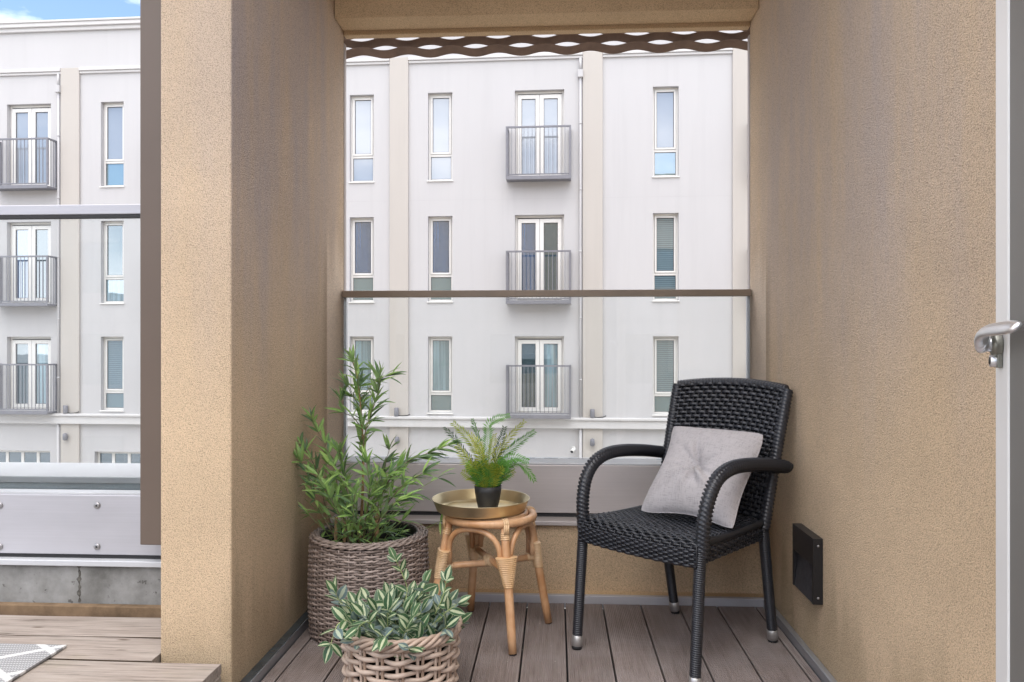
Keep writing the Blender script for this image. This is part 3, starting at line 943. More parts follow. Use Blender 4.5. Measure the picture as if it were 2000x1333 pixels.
# ---- left glass balustrade
bl = empty('glass_balustrade', (-2.7, 2.47, 0.27))
tag(bl, 'glass balustrade on a screwed silver profile beside the timber terrace', 'balustrade', 'frameless glass balustrades of the building')
def bp(name, ext, mat, parent=bl, bevel=0.0, org=None):
    q = org or bl.location
    if parent is not bl and org is None: q = bl.location
    ob = MB().box(ext[0]-q[0], ext[1]-q[0], ext[2]-q[1], ext[3]-q[1], ext[4]-q[2], ext[5]-q[2]).build(name, mat, parent, bevel=bevel)
    return ob
LX = XL - 0.208
prof = bp('base_profile', (-4.4, LX, 2.478, 2.53, 0.305, 0.502), MT['alu'], bevel=0.003)
bp('flashing', (-4.4, LX, 2.452, 2.60, 0.2735, 0.292), MT['alu_light'], bevel=0.002)
bp('gasket', (-4.4, LX, 2.484, 2.56, 0.2925, 0.3045), MT['dark_gap'])
bp('glass_pane', (-4.4, LX - 0.10, 2.534, 2.546, 0.44, 1.44), MT['glass'])
bp('profile_edge', (-4.4, LX, 2.480, 2.532, 0.5025, 0.508), MT['alu_light'])
rl = bp('handrail', (-4.4, LX - 0.075, 2.515, 2.563, 1.430, 1.464), MT['alu'], bevel=0.003)
bp('rubber_seal', (-4.4, LX - 0.10, 2.512, 2.533, 1.418, 1.4275), MT['dark_gap'])
for px in (0, 190, -190, -390):
    for py in (987.5, 1068):
        p = P(px, py, 2.478 / (CT + (px - 1000) / F_PX * ST)) - Vector(bl.location)
        mb = MB()
        yy = 2.4775 - bl.location.y
        V = []
        mb2 = mb
        for (r_, dy, mt) in ((0.0105, 0.0, 0),):
            mb.tube([(p.x, yy, p.z), (p.x, yy - 0.003, p.z), (p.x, yy - 0.0045, p.z)], [0.0105, 0.0105, 0.0075], 14)
            mb.tube([(p.x, yy - 0.0046, p.z), (p.x, yy - 0.0049, p.z)], 0.0036, 6, mat=1)
        mb.build('screw', [MT['screw'], MT['rubber']], prof)
mb = MB(); q = bl.location
mb.box(-4.4-q.x, LX-q.x, 2.566-q.y, 2.74-q.y, 0.28-q.z, 0.492-q.z)
mb.build('gutter', MT['wet_gutter'], bl)
bp('coping', (-4.4, LX, 2.745, 3.06, 0.28, 0.515), MT['alu_light'], bevel=0.004)

po = boxo('metal_post', (-1.317, -1.246, 2.40, 2.436, 0.36, 3.4), MT['brown_metal'], bevel=0.003)
tag(po, 'brown flat metal post running up the left side of the tan wall', 'post')

# ---- middle glass balustrade
bm_ = empty('glass_balustrade', (-0.05, 3.2, 0.283))
tag(bm_, 'glass balustrade with a thin bronze handrail between the two tan walls', 'balustrade', 'frameless glass balustrades of the building')
bq = bm_.location
def bpm(name, ext, mat, bevel=0.0):
    return MB().box(ext[0]-bq.x, ext[1]-bq.x, ext[2]-bq.y, ext[3]-bq.y, ext[4]-bq.z, ext[5]-bq.z).build(name, mat, bm_, bevel=bevel)
a, b = XL + 0.006, XR - 0.006
bpm('base_profile', (a, b, 3.14, 3.188, 0.316, 0.510), MT['alu_dull'], 0.003)
bpm('profile_edge', (a, b, 3.142, 3.30, 0.5105, 0.517), MT['alu_light'], 0.0015)
bpm('flashing', (a, b, 3.062, 3.24, 0.2835, 0.300), MT['alu_dull'], 0.002)
bpm('gasket', (a, b, 3.148, 3.24, 0.3005, 0.3155), MT['dark_gap'])
bpm('glass_pane', (a + 0.004, b - 0.004, 3.262, 3.274, 0.518, 1.205), MT['glass'])
bpm('handrail', (a - 0.0005, b + 0.0005, 3.248, 3.288, 1.1945, 1.2225), MT['bronze'], 0.002)
bpm('channel', (a, a + 0.010, 3.276, 3.298, 0.518, 1.20), MT['alu_light'])
bpm('channel', (b - 0.010, b, 3.276, 3.298, 0.518, 1.20), MT['alu_light'])
for x in (XL - 0.02, XR - 0.002):
    o = boxo('frame_strip', (x, x + 0.022, 3.302, 3.33, 0.3, 2.29), MT['strip'])
    tag(o, 'slim brown metal strip edging the %s side of the opening' % ('left' if x < 0 else 'right'), 'trim', 'metal strips edging the balcony opening')

# ---- expanded metal screen hanging below the storey above
sr = empty('metal_screen', (-0.05, 3.47, 2.29))
tag(sr, 'dark brown expanded metal screen with lens shaped openings over the opening', 'screen')
PS, SS = 0.205, 0.0415
def strand_mesh(ph):
    mb = MB(); L = 2.6; n = int(L / PS * 12); V = []
    for i in range(n + 1):
        x = -L/2 + L*i/n
        c = math.cos(2*math.pi*x/PS + ph)
        z = c * 0.0068
        y = -c * 0.004
        V += [(x, y - 0.020, z + 0.0092), (x, y - 0.0190, z + 0.0122), (x, y + 0.020, z - 0.0092), (x, y + 0.0190, z - 0.0122)]
    Fs = []
    for i in range(n):
        for k in range(4):
            k2 = (k+1) % 4
            Fs.append((4*i+k, 4*i+k2, 4*i+4+k2, 4*i+4+k))
    mb.add(V, Fs, 0, False)
    return mb.mesh('strand', MT['screen'])
sm = [strand_mesh(0.0), strand_mesh(math.pi)]
for i in range(58):
    inst('strand', sm[i % 2], sr, Matrix.Translation((0, 0, 0.02 + SS * i)))

# ---- open balcony door on the right
dr = empty('balcony_door', (0.229, 0.080, 0.0), -R(16.9))
tag(dr, 'white framed balcony door standing open at the right edge with a metal lever handle', 'door')
mb = MB()
LW, ST_W = 0.80, 0.053
mb.box(0, 0.05, LW - ST_W, LW, 0.03, 2.35); mb.box(0, 0.05, 0, ST_W, 0.03, 2.35)
mb.box(0, 0.05, ST_W + 0.0005, LW - ST_W - 0.0005, 0.03, 0.13); mb.box(0, 0.05, ST_W + 0.0005, LW - ST_W - 0.0005, 2.25, 2.35)
mb.build('frame', MT['white_door'], dr, bevel=0.003)
MB().box(0.0015, 0.044, ST_W + 0.0005, LW - ST_W - 0.0005, 0.131, 2.249).build('pane', MT['door_pane'], dr)
HY = LW - 0.026
mb = MB(); mb.tube([(-0.0002, HY, 0.9985), (-0.007, HY, 0.9985), (-0.009, HY, 0.9985)], [0.0125, 0.0125, 0.010], 20)
mb.box(-0.005, -0.0002, HY - 0.008, HY + 0.008, 0.975, 0.990)
mb.build('escutcheon', MT['dark_steel'], dr, bevel=0.001)
hd = MB()
pth = spline([(-0.008, HY, 0.9985), (-0.013, HY, 0.9985), (-0.0172, HY - 0.002, 1.001), (-0.0192, HY - 0.012, 1.0085), (-0.0190, HY - 0.032, 1.0125), (-0.017, HY - 0.075, 1.014), (-0.014, HY - 0.125, 1.0145)], 6)
hd.tube(pth, [0.0065]*6 + [0.0075, 0.0085, 0.0092, 0.0095, 0.0095, 0.0090] + [0.0078]*(len(pth)-16) + [0.0075, 0.007, 0.006, 0.004], 12, ell=(0.62, 1.1))
hd.build('handle', MT['chrome'], dr)
ky = MB(); ky.tube([(-0.0002, HY, 0.982), (-0.010, HY, 0.982)], 0.0062, 14)
ky.tube([(-0.0102, HY, 0.982), (-0.0106, HY, 0.982)], 0.004, 10, mat=1)
ky.build('lock_cylinder', [MT['chrome'], MT['black_plastic']], dr)
# ================================================================== OBJECTS
def rz2(deg): return Matrix.Rotation(R(deg), 4, 'Z')

# ---- wall lamp
wlp = empty('wall_lamp', (XR, 2.51, 0.207), 0)
tag(wlp, 'square black wall lamp with a hooded slanted face on the right wall', 'wall lamp')
mb = MB()
T_, W_, H_ = 0.030, 0.103, 0.200      # depth, half width, height
fr = 0.012
mb.box(-T_, -0.001, -W_, -W_ + fr, 0, H_); mb.box(-T_, -0.001, W_ - fr, W_, 0, H_)
mb.box(-T_, -0.001, -W_ + fr, W_ - fr, H_ - 0.006, H_)
# hood: closed upper front, then the slanted recess below
mb.add([(-T_, -W_+fr, H_-0.006), (-T_, W_-fr, H_-0.006), (-T_, W_-fr, 0.118), (-T_, -W_+fr, 0.118), (-T_+0.004, -W_+fr, 0.118), (-T_+0.004, W_-fr, 0.118), (-T_+0.004, W_-fr, H_-0.006), (-T_+0.004, -W_+fr, H_-0.006)],
       [(0,3,2,1), (3,4,5,2), (4,7,6,5)])
mb.add([(-0.010, -W_+fr, 0.125), (-0.010, W_-fr, 0.125), (-T_+0.002, W_-fr, 0.0), (-T_+0.002, -W_+fr, 0.0), (-0.010, -W_+fr, H_-0.006), (-0.010, W_-fr, H_-0.006), (-0.001, -W_+fr, 0.0), (-0.001, W_-fr, 0.0)],
       [(0,3,2,1), (0,1,5,4), (3,6,7,2)], 1)
mb.build('body', [MT['black_plastic'], simple('dark lamp diffuser', (0.035, 0.035, 0.04), 0.5, 0, 0.4, 0.4, 60)], wlp)
for z in (0.02, H_ - 0.022):
    MB().tube([(-T_/2, -W_ - 0.0002, z), (-T_/2, -W_ - 0.003, z)], [0.0042, 0.003], 10).build('screw', MT['screw'], wlp)

# ---- weaving
def weave(mb, S, nst, rows, amp, hw, th, spp=4, jit=0.0, ph=0, closed=False, pair=False, mat=0, r_=rnd):
    """strands along u, over and under nst stakes; S(u, v) gives point and normal"""
    n = nst * spp
    e = 1e-3
    for i in range(rows):
        v = (i + 0.5) / rows
        V = []
        N = n if closed else n + 1
        for j in range(N):
            u = j / n
            p, nn = S(u, v)
            p2, _ = S(u, min(1.0, v + e)); 
            tv = (p2 - p); tv = tv.normalized() if tv.length > 1e-9 else Vector((0, 0, 1))
            o = amp * math.cos(math.pi * u * nst + math.pi * (i + ph))
            q = p + nn * o + tv * (r_.uniform(-jit, jit) * hw)
            V += [q + tv*hw, q + tv*hw*0.45 + nn*th, q - tv*hw*0.45 + nn*th, q - tv*hw, q - nn*th]
        Fs = []
        for j in range(N if closed else N - 1):
            j2 = (j + 1) % N
            for k in range(5):
                k2 = (k + 1) % 5
                Fs.append((5*j+k, 5*j2+k, 5*j2+k2, 5*j+k2))
        mb.add(V, Fs, mat, True)
def stakes(mb, S, nst, r, nv=8, n=5, closed=False, mat=0, v0=0.0, v1=1.0, twin=0.0, off=0.0):
    for k in range(nst if closed else nst + 1):
        for dd in ((-twin, twin) if twin else (0.0,)):
            u = (k + dd) / nst
            pts = []
            for j in range(nv + 1):
                v = v0 + (v1 - v0) * j / nv
                p, nn = S(min(max(u, 0), 1) if not closed else u, v); pts.append(p + nn*off)
            mb.tube(pts, r, n, mat=mat)
def surf(fn):
    """adds a numerical normal to fn(u, v)"""
    def S(u, v, e=2e-3):
        p = Vector(fn(u, v)); a = Vector(fn(u + e, v)) - Vector(fn(u - e, v)); b = Vector(fn(u, v + e)) - Vector(fn(u, v - e))
        n = a.cross(b); n = n.normalized() if n.length > 1e-12 else Vector((0, 0, 1))
        return p, n
    return S

# ---- black wicker armchair
CH = empty('armchair', (0.411, 2.599, 0.0), -R(42.7))
tag(CH, 'black woven wicker armchair with curved arms in the right corner', 'armchair')
WB = MT['wicker_black']
def wrapped(name, pts, r, ribs, parent, n=10, twist=0.0, amp=0.10, smooth=True):
    L = sum((pts[i+1]-pts[i]).length for i in range(len(pts)-1))
    m = int(L / ribs * 4)
    # resample evenly
    cum = [0.0]
    for i in range(len(pts)-1): cum.append(cum[-1] + (pts[i+1]-pts[i]).length)
    q = []; k = 0
    for i in range(m + 1):
        s = L*i/m
        while k < len(pts)-2 and cum[k+1] < s: k += 1
        f = (s - cum[k]) / max(1e-9, cum[k+1]-cum[k]); q.append(pts[k].lerp(pts[k+1], min(1, f)))
    rr = r if callable(r) else (lambda t: r)
    mb = MB()
    mb.tube(q, lambda i: rr(i/m), n, ridge=lambda i, k: 1 + amp*(abs(math.sin(math.pi*(i/4.0 + twist*k/n))) - 0.5))
    return mb.build(name, WB, parent)
def ferrule(px, py, parent, dirv):
    mb = MB()
    a = Vector((px, py, 0.0)); 
    mb.tube([a, a + dirv*0.010], [0.016, 0.017], 14, mat=1)
    mb.tube([a + dirv*0.0102, a + dirv*0.0105, a + dirv*0.043, a + dirv*0.0445], [0.0170, 0.0178, 0.0178, 0.0165], 14, mat=0)
    return mb.build('foot_cap', [MT['silver_cap'], MT['rubber']], parent)
legs = {'fl': ((-0.2235, -0.262, 0), (-0.222, -0.228, 0.41)), 'fr': ((0.2235, -0.262, 0), (0.222, -0.228, 0.41)),
        'bl': ((-0.194, 0.259, 0), (-0.200, 0.178, 0.41)), 'br': ((0.194, 0.259, 0), (0.200, 0.178, 0.41))}
for k, (a, b) in legs.items():
    a, b = Vector(a), Vector(b); dv = (b - a).normalized()
    l = wrapped('leg', [a + dv*0.040, a + (b-a)*0.5, b], lambda t: 0.0158 + 0.0015*t, 0.0062, CH, 9, 1.0, 0.24)
    ferrule(a.x, a.y, l, dv)
# back posts and panel
def back_fn(u, v):
    s = 2*u - 1
    w = 0.196 + 0.016*v
    yb = 0.176 + 0.118*v + 0.016*v*v
    zb = 0.395 + 0.452*v
    bow = 0.030 * (s*s - 0.5)                      # hollow towards the sitter
    return (s*w, yb - bow*0.9 + 0.004, zb + 0.016*(1 - s*s)*v)
BS = surf(back_fn)
mb = MB()
weave(mb, BS, 24, 32, 0.0034, 0.0068, 0.0022, 4)
stakes(mb, BS, 24, 0.0026, 6, 5)
bk = mb.build('backrest', WB, CH); bk['kind'] = 'stuff'
def back_off(u, v):
    p, n = BS(u, v); return p + n*(-0.022)
mb = MB()
def S2(u, v):
    p, n = BS(u, v); return p - n*(-0.024 if n.y < 0 else 0.024), n
_p, _n = BS(0.5, 0.5)
sgn = 1 if _n.y < 0 else -1                        # push the rear skin away from the sitter
S2 = lambda u, v: (BS(u, v)[0] - BS(u, v)[1]*0.026*sgn, BS(u, v)[1])
weave(mb, S2, 24, 32, 0.0034, 0.0068, 0.0022, 2)
mb.grid(lambda u, v: BS(u, v)[0] - BS(u, v)[1]*0.012*sgn, 12, 8)
q = mb.build('back_skin', WB, CH); q['kind'] = 'stuff'
for s in (-1, 1):
    pts = []
    for j in range(13):
        v = j/12; p, n = BS(0.0 if s < 0 else 1.0, v); pts.append(p - n*0.013*sgn + Vector((s*0.004, 0, 0)))
    wrapped('back_post', pts, 0.0185, 0.0125, CH, 10, 2.0, 0.30)
pts = [BS(j/16, 1.0)[0] - BS(j/16, 1.0)[1]*0.013*sgn for j in range(17)]
wrapped('top_rail', pts, 0.0160, 0.0125, CH, 10, 2.0, 0.30)
# seat
def seat_fn(u, v):
    s = 2*u - 1
    # v: 0 rear .. 0.8 front edge .. 1 under the apron
    prof = [(0.0, 0.185, 0.424), (0.4, -0.02, 0.419), (0.70, -0.19, 0.427), (0.765, -0.232, 0.428), (0.80, -0.248, 0.418), (0.83, -0.252, 0.405), (1.0, -0.249, 0.352)]
    vv = min(max(v, 0), 1)
    for a, b in zip(prof[:-1], prof[1:]):
        if vv <= b[0]:
            f = (vv - a[0])/(b[0]-a[0]); y = a[1] + (b[1]-a[1])*f; z = a[2] + (b[2]-a[2])*f; break
    w = 0.222 + (0.200 - 0.222) * (y + 0.25)/0.435
    dip = -0.006*(1 - s*s) if vv < 0.7 else -0.002*(1-s*s)
    return (s*w, y - (0.012*(1 - s*s) if vv > 0.6 else 0), z + dip)
SS_ = surf(seat_fn)
mb = MB()
weave(mb, SS_, 26, 46, 0.0028, 0.0050, 0.0021, 4)
stakes(mb, SS_, 26, 0.0024, 16, 5)
q = mb.build('seat', WB, CH); q['kind'] = 'stuff'
boxs = MB(); boxs.box(-0.19, 0.19, -0.23, 0.17, 0.372, 0.402); boxs.build('seat_base', MT['rubber'], CH)
for s in (-1, 1):
    f = surf(lambda u, v, s=s: (s*(0.222 - 0.022*u + 0.002), -0.235 + 0.42*u, 0.358 + 0.062*v))
    mb = MB(); weave(mb, f, 22, 8, 0.0030, 0.0048, 0.0021, 4); stakes(mb, f, 22, 0.0024, 2, 5)
    q = mb.build('side_rail', WB, CH); q['kind'] = 'stuff'
    f2 = [Vector((s*0.219, -0.235, 0.415)), Vector((s*0.210, -0.02, 0.412)), Vector((s*0.199, 0.185, 0.412))]
    wrapped('side_edge', f2, 0.012, 0.007, CH, 8, 2.0, 0.15)
# arms
for s in (-1, 1):
    yz = [(-0.224, 0.38), (-0.226, 0.43), (-0.222, 0.49), (-0.202, 0.552), (-0.160, 0.598), (-0.092, 0.621), (0.0, 0.6235), (0.12, 0.612), (0.20, 0.600), (0.288, 0.586)]
    pts = spline([(s*(0.224 + 0.010*min(1, k/3)), y, z) for k, (y, z) in enumerate(yz)], 6)
    wrapped('arm', pts, lambda t: 0.0195 if t < 0.97 else 0.0165, 0.0125, CH, 12, 3.0, 0.38)

# ---- cushion
cu = MB()
Wc, Hc, Tc = 0.178, 0.176, 0.066
tuft = (-0.01, 0.0)
wr = random.Random(3)
folds = [(wr.uniform(0, 2*math.pi), wr.uniform(0.05, 0.16), wr.uniform(0.007, 0.019), wr.uniform(0.3, 1.0)) for _ in range(22)]
def cush(side):
    def fn(u, v):
        a, b = 2*u - 1, 2*v - 1
        # pulled-in sides, pointed corners
        px_ = a * Wc * (1 - 0.095*(1 - b*b)**1.5 * abs(a)) + 0.006*math.sin(3.1*b + 0.6)*abs(a)
        pz_ = b * Hc * (1 - 0.080*(1 - a*a)**1.5 * abs(b)) + 0.006*math.sin(2.7*a + 1.3)*abs(b)
        rc = 1 - 0.045*(abs(a)*abs(b))**5; px_ *= rc; pz_ *= rc
        px_ += 0.010*(1 - v) - 0.004*v
        t = Tc * (max(0.0, (1 - a**2.0*abs(a)**0.6))**0.62) * (max(0.0, (1 - b**2.0*abs(b)**0.6))**0.62)
        dx, dz = a - tuft[0], b - tuft[1]
        r = math.hypot(dx, dz)
        t -= 0.050 * math.exp(-(r/0.20)**1.2) if side > 0 else 0.0
        ang = math.atan2(dz, dx)
        if side > 0:
            for (w, sg, am, ln) in folds:
                d = (ang - w + math.pi) % (2*math.pi) - math.pi
                t += am * math.exp(-(d/sg)**2) * math.exp(-((r - 0.16)/(0.30*ln + 0.12))**2) * (1 if w > 3 else -0.9)
            t += 0.004*math.sin(7*a + 4*b + 1.0)*math.sin(5*b - 3*a) * (1-a*a)*(1-b*b)
        return (px_, side * max(t, 0.0015 if (abs(a) > .99 or abs(b) > .99) else t), pz_)
    return fn
f1, f2 = cush(1), cush(-1)
cu.grid(lambda u, v: (lambda p: (p[0], -p[1], p[2]))(f1(u, v)), 56, 56)
cu.grid(lambda u, v: (lambda p: (p[0], -p[1]*0.75, p[2]))(f2(1-u, v)), 28, 28)
# piped seam round the edge
per = [(-1+2*i/20, -1) for i in range(20)] + [(1, -1+2*i/20) for i in range(20)] + [(1-2*i/20, 1) for i in range(20)] + [(-1, 1-2*i/20) for i in range(20)]
pp = [Vector((lambda p: (p[0], 0.0, p[2]))(f1((a+1)/2, (b+1)/2))) for a, b in per]
cu.tube(pp, 0.0022, 6, closed=True)
cw = Matrix.Translation(CH.location) @ Matrix.Rotation(-R(42.7), 4, 'Z') @ Matrix.Translation((0.043, 0.062, 0.572)) @ Matrix.Rotation(-R(38), 4, 'X') @ Matrix.Rotation(R(0.5), 4, 'Y')
cob = cu.build('cushion', MT['linen'])
cob.matrix_world = cw
tag(cob, 'pale grey linen cushion with a pinched centre leaning on the wicker chair', 'cushion')
bt = MB(); bt.lathe([(0.0, 0.004), (0.006, 0.003), (0.008, 0.0), (0.006, -0.003)], 12)
bo = bt.build('tuft_button', MT['linen'], cob)
bo.location = (tuft[0]*Wc, -0.0185, tuft[1]*Hc); bo.rotation_euler = (R(90), 0, 0)

# ---- rattan stool
SP = P(957, HZ, 2.706)
ST_ = empty('stool', (SP.x, SP.y, 0.0), R(24))
tag(ST_, 'round honey rattan stool with arched braces and bound joints', 'stool')
RT, RW = MT['rattan'], MT['rattan_wrap']
RR = 0.150
def ring(r, z, rt, name):
    MB().tube([(r*math.cos(2*math.pi*k/48), r*math.sin(2*math.pi*k/48), z) for k in range(48)], rt, 10, closed=True).build(name, RT, ST_)
ring(RR, 0.404, 0.0140, 'seat_ring')
ring(RR - 0.026, 0.412, 0.0095, 'inner_ring')
mb = MB()
for k in range(13):
    x = -0.115 + 0.23*k/12; h = math.sqrt(max(0, 0.122**2 - x*x))
    mb.tube([(x, -h, 0.413), (x, h, 0.413)], 0.006, 6)
mb.build('seat_slats', RT, ST_)
def coil(name, pts, r, parent, pitch=0.0062, n=12, ell=None, mat=RW):
    pts = [Vector(p) for p in pts]
    L = (pts[-1] - pts[0]).length; m = max(6, int(L/pitch*4)); q = [pts[0].lerp(pts[-1], i/m) for i in range(m+1)]
    rr = r if callable(r) else (lambda t: r)
    return MB().tube(q, lambda i: rr(i/m), n, ell=ell, ridge=lambda i, k: 1 + 0.22*(abs(math.sin(math.pi*(i/4.0 + k/n*0.5))) - 0.6)).build(name, mat, parent)
FT = 0.222
leg_o = []
for k in range(4):
    w = math.pi/2 * k
    cx, sx = math.cos(w), math.sin(w)
    at_ = lambda z: Vector((cx*(RR - 0.004 + (FT - RR + 0.004)*(0.400 - z)/0.400), sx*(RR - 0.004 + (FT - RR + 0.004)*(0.400 - z)/0.400), z))
    zs = [0.0035, 0.06, 0.12, 0.2, 0.27, 0.34, 0.392]
    pts = [at_(z) for z in zs]
    l = MB().tube(pts, [0.0135, 0.0145, 0.0148, 0.0150, 0.0148, 0.0143, 0.0138], 12).build('leg', RT, ST_)
    a = at_(0.0); MB().tube([a, at_(0.004)], 0.0122, 12).build('foot_pad', MT['rubber'], l)
    # bound joint where the arches meet the leg
    up, dn = at_(0.300), at_(0.205)
    q = [dn.lerp(up, i/64) for i in range(65)]
    tan = Vector((-sx, cx, 0))
    mbj = MB(); V = []; n = 14
    for i, p in enumerate(q):
        t = i/64
        wide = 0.0162 + 0.0225*t**1.1; deep = 0.0168 + 0.001*t
        rd = 1 + 0.16*(abs(math.sin(math.pi*i/4.0)) - 0.6)
        rv = Vector((cx, sx, 0))
        for kk in range(n):
            an = 2*math.pi*kk/n
            ca, sa = math.cos(an), math.sin(an)
            V.append(p + tan*(math.copysign(abs(ca)**0.8, ca)*wide*rd) + rv*(math.copysign(abs(sa)**0.8, sa)*deep*rd))
    mbj.add(V, [(i*n+kk, i*n+(kk+1)%n, (i+1)*n+(kk+1)%n, (i+1)*n+kk) for i in range(64) for kk in range(n)] + [tuple(range(n-1, -1, -1)), tuple(64*n+kk for kk in range(n))], 0, True)
    mbj.build('binding', RW, ST_)
    coil('binding', [at_(0.352), at_(0.374)], 0.0158, ST_)
    # strips over the ring above the leg
    mb = MB()
    for dd in (-0.0065, 0.0, 0.0065):
        c0 = Vector((cx*RR, sx*RR, 0.404)) + tan*dd
        loop = [c0 + Vector((cx*math.cos(t)*0.0155, sx*math.cos(t)*0.0155, math.sin(t)*0.0155)) for t in [math.pi*2*j/16 for j in range(16)]]
        mb.tube(loop, 0.0034, 6, closed=True)
        mb.tube([c0 + Vector((cx*0.0155, sx*0.0155, 0.0)), at_(0.372) + Vector((cx*0.0150, sx*0.0150, 0)) + tan*dd], 0.0034, 6)
    mb.build('ring_strap', RW, ST_)
for k in range(4):
    w0, w1 = math.pi/2*k, math.pi/2*(k+1)
    rad = lambda z: RR - 0.004 + (FT - RR + 0.004)*(0.400 - z)/0.400
    za = 0.285
    A = Vector((math.cos(w0)*rad(za), math.sin(w0)*rad(za), za)); B = Vector((math.cos(w1)*rad(za), math.sin(w1)*rad(za), za))
    dirn = (B - A).normalized(); A2 = A + dirn*0.023; B2 = B - dirn*0.023
    mid = (A + B)/2; outw = Vector((mid.x, mid.y, 0)).normalized()
    pts = []
    for j in range(25):
        t = j/24; an = math.pi*t
        x = 0.5 - 0.5*math.copysign(abs(math.cos(an))**0.85, math.cos(an))
        h = math.sin(an)**0.75
        pts.append(A2.lerp(B2, x) + Vector((0, 0, 0.096*h)) + outw*(0.012*h))
    pts = [A2 - Vector((0, 0, 0.03)) ] + pts + [B2 - Vector((0, 0, 0.03))]
    MB().tube(pts, 0.0098, 10).build('arch', RT, ST_)
for k in range(2):
    w = math.pi/2*k; z = 0.243 + 0.004*k; r = 0.172
    a, b = Vector((math.cos(w)*r, math.sin(w)*r, z)), Vector((-math.cos(w)*r, -math.sin(w)*r, z))
    s_ = MB().tube([a, a.lerp(b, .5) + Vector((0, 0, 0.006*(1 if k else -1))), b], 0.0115, 10).build('stretcher', RT, ST_)
    for e in (a, b):
        i0 = e.lerp(-Vector((e.x, e.y, -e.z)), 0.02); i1 = e*0.80; i1.z = z
        coil('binding', [e*0.985 + Vector((0, 0, z*0.015)), i1], 0.0132, ST_)
coil('binding', [(-0.022, 0, 0.245), (0.022, 0, 0.245)], 0.0175, ST_)
coil('binding', [(0, -0.02, 0.247), (0, 0.02, 0.247)], 0.0170, ST_)

# ---- brass tray
TP = P(939.5, HZ, 2.70)
tz = 0.4225
tray = empty('tray', (TP.x, TP.y, tz))
tag(tray, 'round brushed brass tray on the rattan stool', 'tray')
pr = [(0.0, 0.0), (0.142, 0.0), (0.150, 0.0015), (0.1545, 0.006), (0.1675, 0.0415), (0.1690, 0.0425), (0.1695, 0.0415), (0.1668, 0.040), (0.1535, 0.0085), (0.149, 0.0045), (0.140, 0.003), (0.0, 0.003)]
MB().lathe(pr, 72).build('dish', MT['brass'], tray)

# ---- leaves
def leaf_mesh(name, L, W, mat, curl=0.15, fold=0.25, n=6, peak=0.4, twist=0.0):
    """leaf along +x, face up +z, with a folded midrib; uv x across, y along"""
    mb = MB(); V, uv = [], []
    for i in range(n + 1):
        t = i/n
        w = W/2 * (math.sin(math.pi*min(1, t**(math.log(0.5)/math.log(peak))))**0.8 if 0 < t < 1 else 0.04)
        x = L*t; z = -curl*L*t*t
        tw = twist*t
        for k, s in enumerate((-1, 0, 1)):
            V.append((x, s*w*math.cos(tw), z + abs(s)*w*fold + s*w*math.sin(tw)))
            uv.append(((s+1)/2, t))
    mb.add(V, [(3*i+k, 3*(i+1)+k, 3*(i+1)+k+1, 3*i+k+1) for i in range(n) for k in range(2)], 0, True)
    mb.uv = uv
    return mb.mesh(name, mat)
def leaf_matrix(p, dirv, up, scale):
    x = dirv.normalized()
    y = up.cross(x)
    y = y.normalized() if y.length > 1e-5 else x.orthogonal().normalized()
    z = x.cross(y)
    m = Matrix((x, y, z)).transposed().to_4x4()
    return Matrix.Translation(p) @ m @ Matrix.Scale(scale, 4)

# ---- wicker planter and bamboo
BPc = P(721, HZ, 2.735)
PR, PH = 0.2045, 0.335
pl = empty('wicker_planter', (BPc.x, BPc.y, 0.0))
tag(pl, 'round grey brown woven wicker planter with a black inner pot', 'planter')
cylS = surf(lambda u, v: ((PR - 0.010 + 0.010*math.sin(math.pi*(0.15+0.7*v)))*math.cos(2*math.pi*u), (PR - 0.010 + 0.010*math.sin(math.pi*(0.15+0.7*v)))*math.sin(2*math.pi*u), 0.004 + (PH-0.016)*v))
mb = MB()
weave(mb, cylS, 34, 40, 0.0040, 0.0043, 0.0024, 5, 0.35, 0, True)
stakes(mb, cylS, 34, 0.0030, 10, 5, True)
q = mb.build('weave', MT['wicker_brown'], pl); q['kind'] = 'stuff'
for (r, z, ph) in ((PR - 0.004, PH - 0.004, 0), (PR - 0.014, PH + 0.002, 1), (PR - 0.024, PH + 0.003, 2), (PR - 0.033, PH + 0.000, 3)):
    mb = MB()
    for st in (0, math.pi):
        N = 200
        mb.tube([((r + 0.003*math.cos(40*2*math.pi*k/N/2 + st + ph))*math.cos(2*math.pi*k/N), (r + 0.003*math.cos(40*2*math.pi*k/N/2 + st + ph))*math.sin(2*math.pi*k/N), z + 0.0032*math.sin(40*2*math.pi*k/N/2 + st + ph)) for k in range(N)], 0.0036, 6, closed=True)
    mb.build('rim_braid', MT['wicker_brown'], pl)
MB().lathe([(PR - 0.012, 0.002), (PR - 0.012, PH - 0.012)], 40).disc(PR - 0.012, 0.003, 40).build('backing', MT['rubber'], pl)
MB().lathe([(PR - 0.045, 0.06), (PR - 0.040, PH - 0.01), (PR - 0.038, PH + 0.004), (PR - 0.035, PH + 0.006), (PR - 0.033, PH - 0.004)], 48).disc(PR - 0.046, 0.19, 48).build('liner', MT['pot_black'], pl)

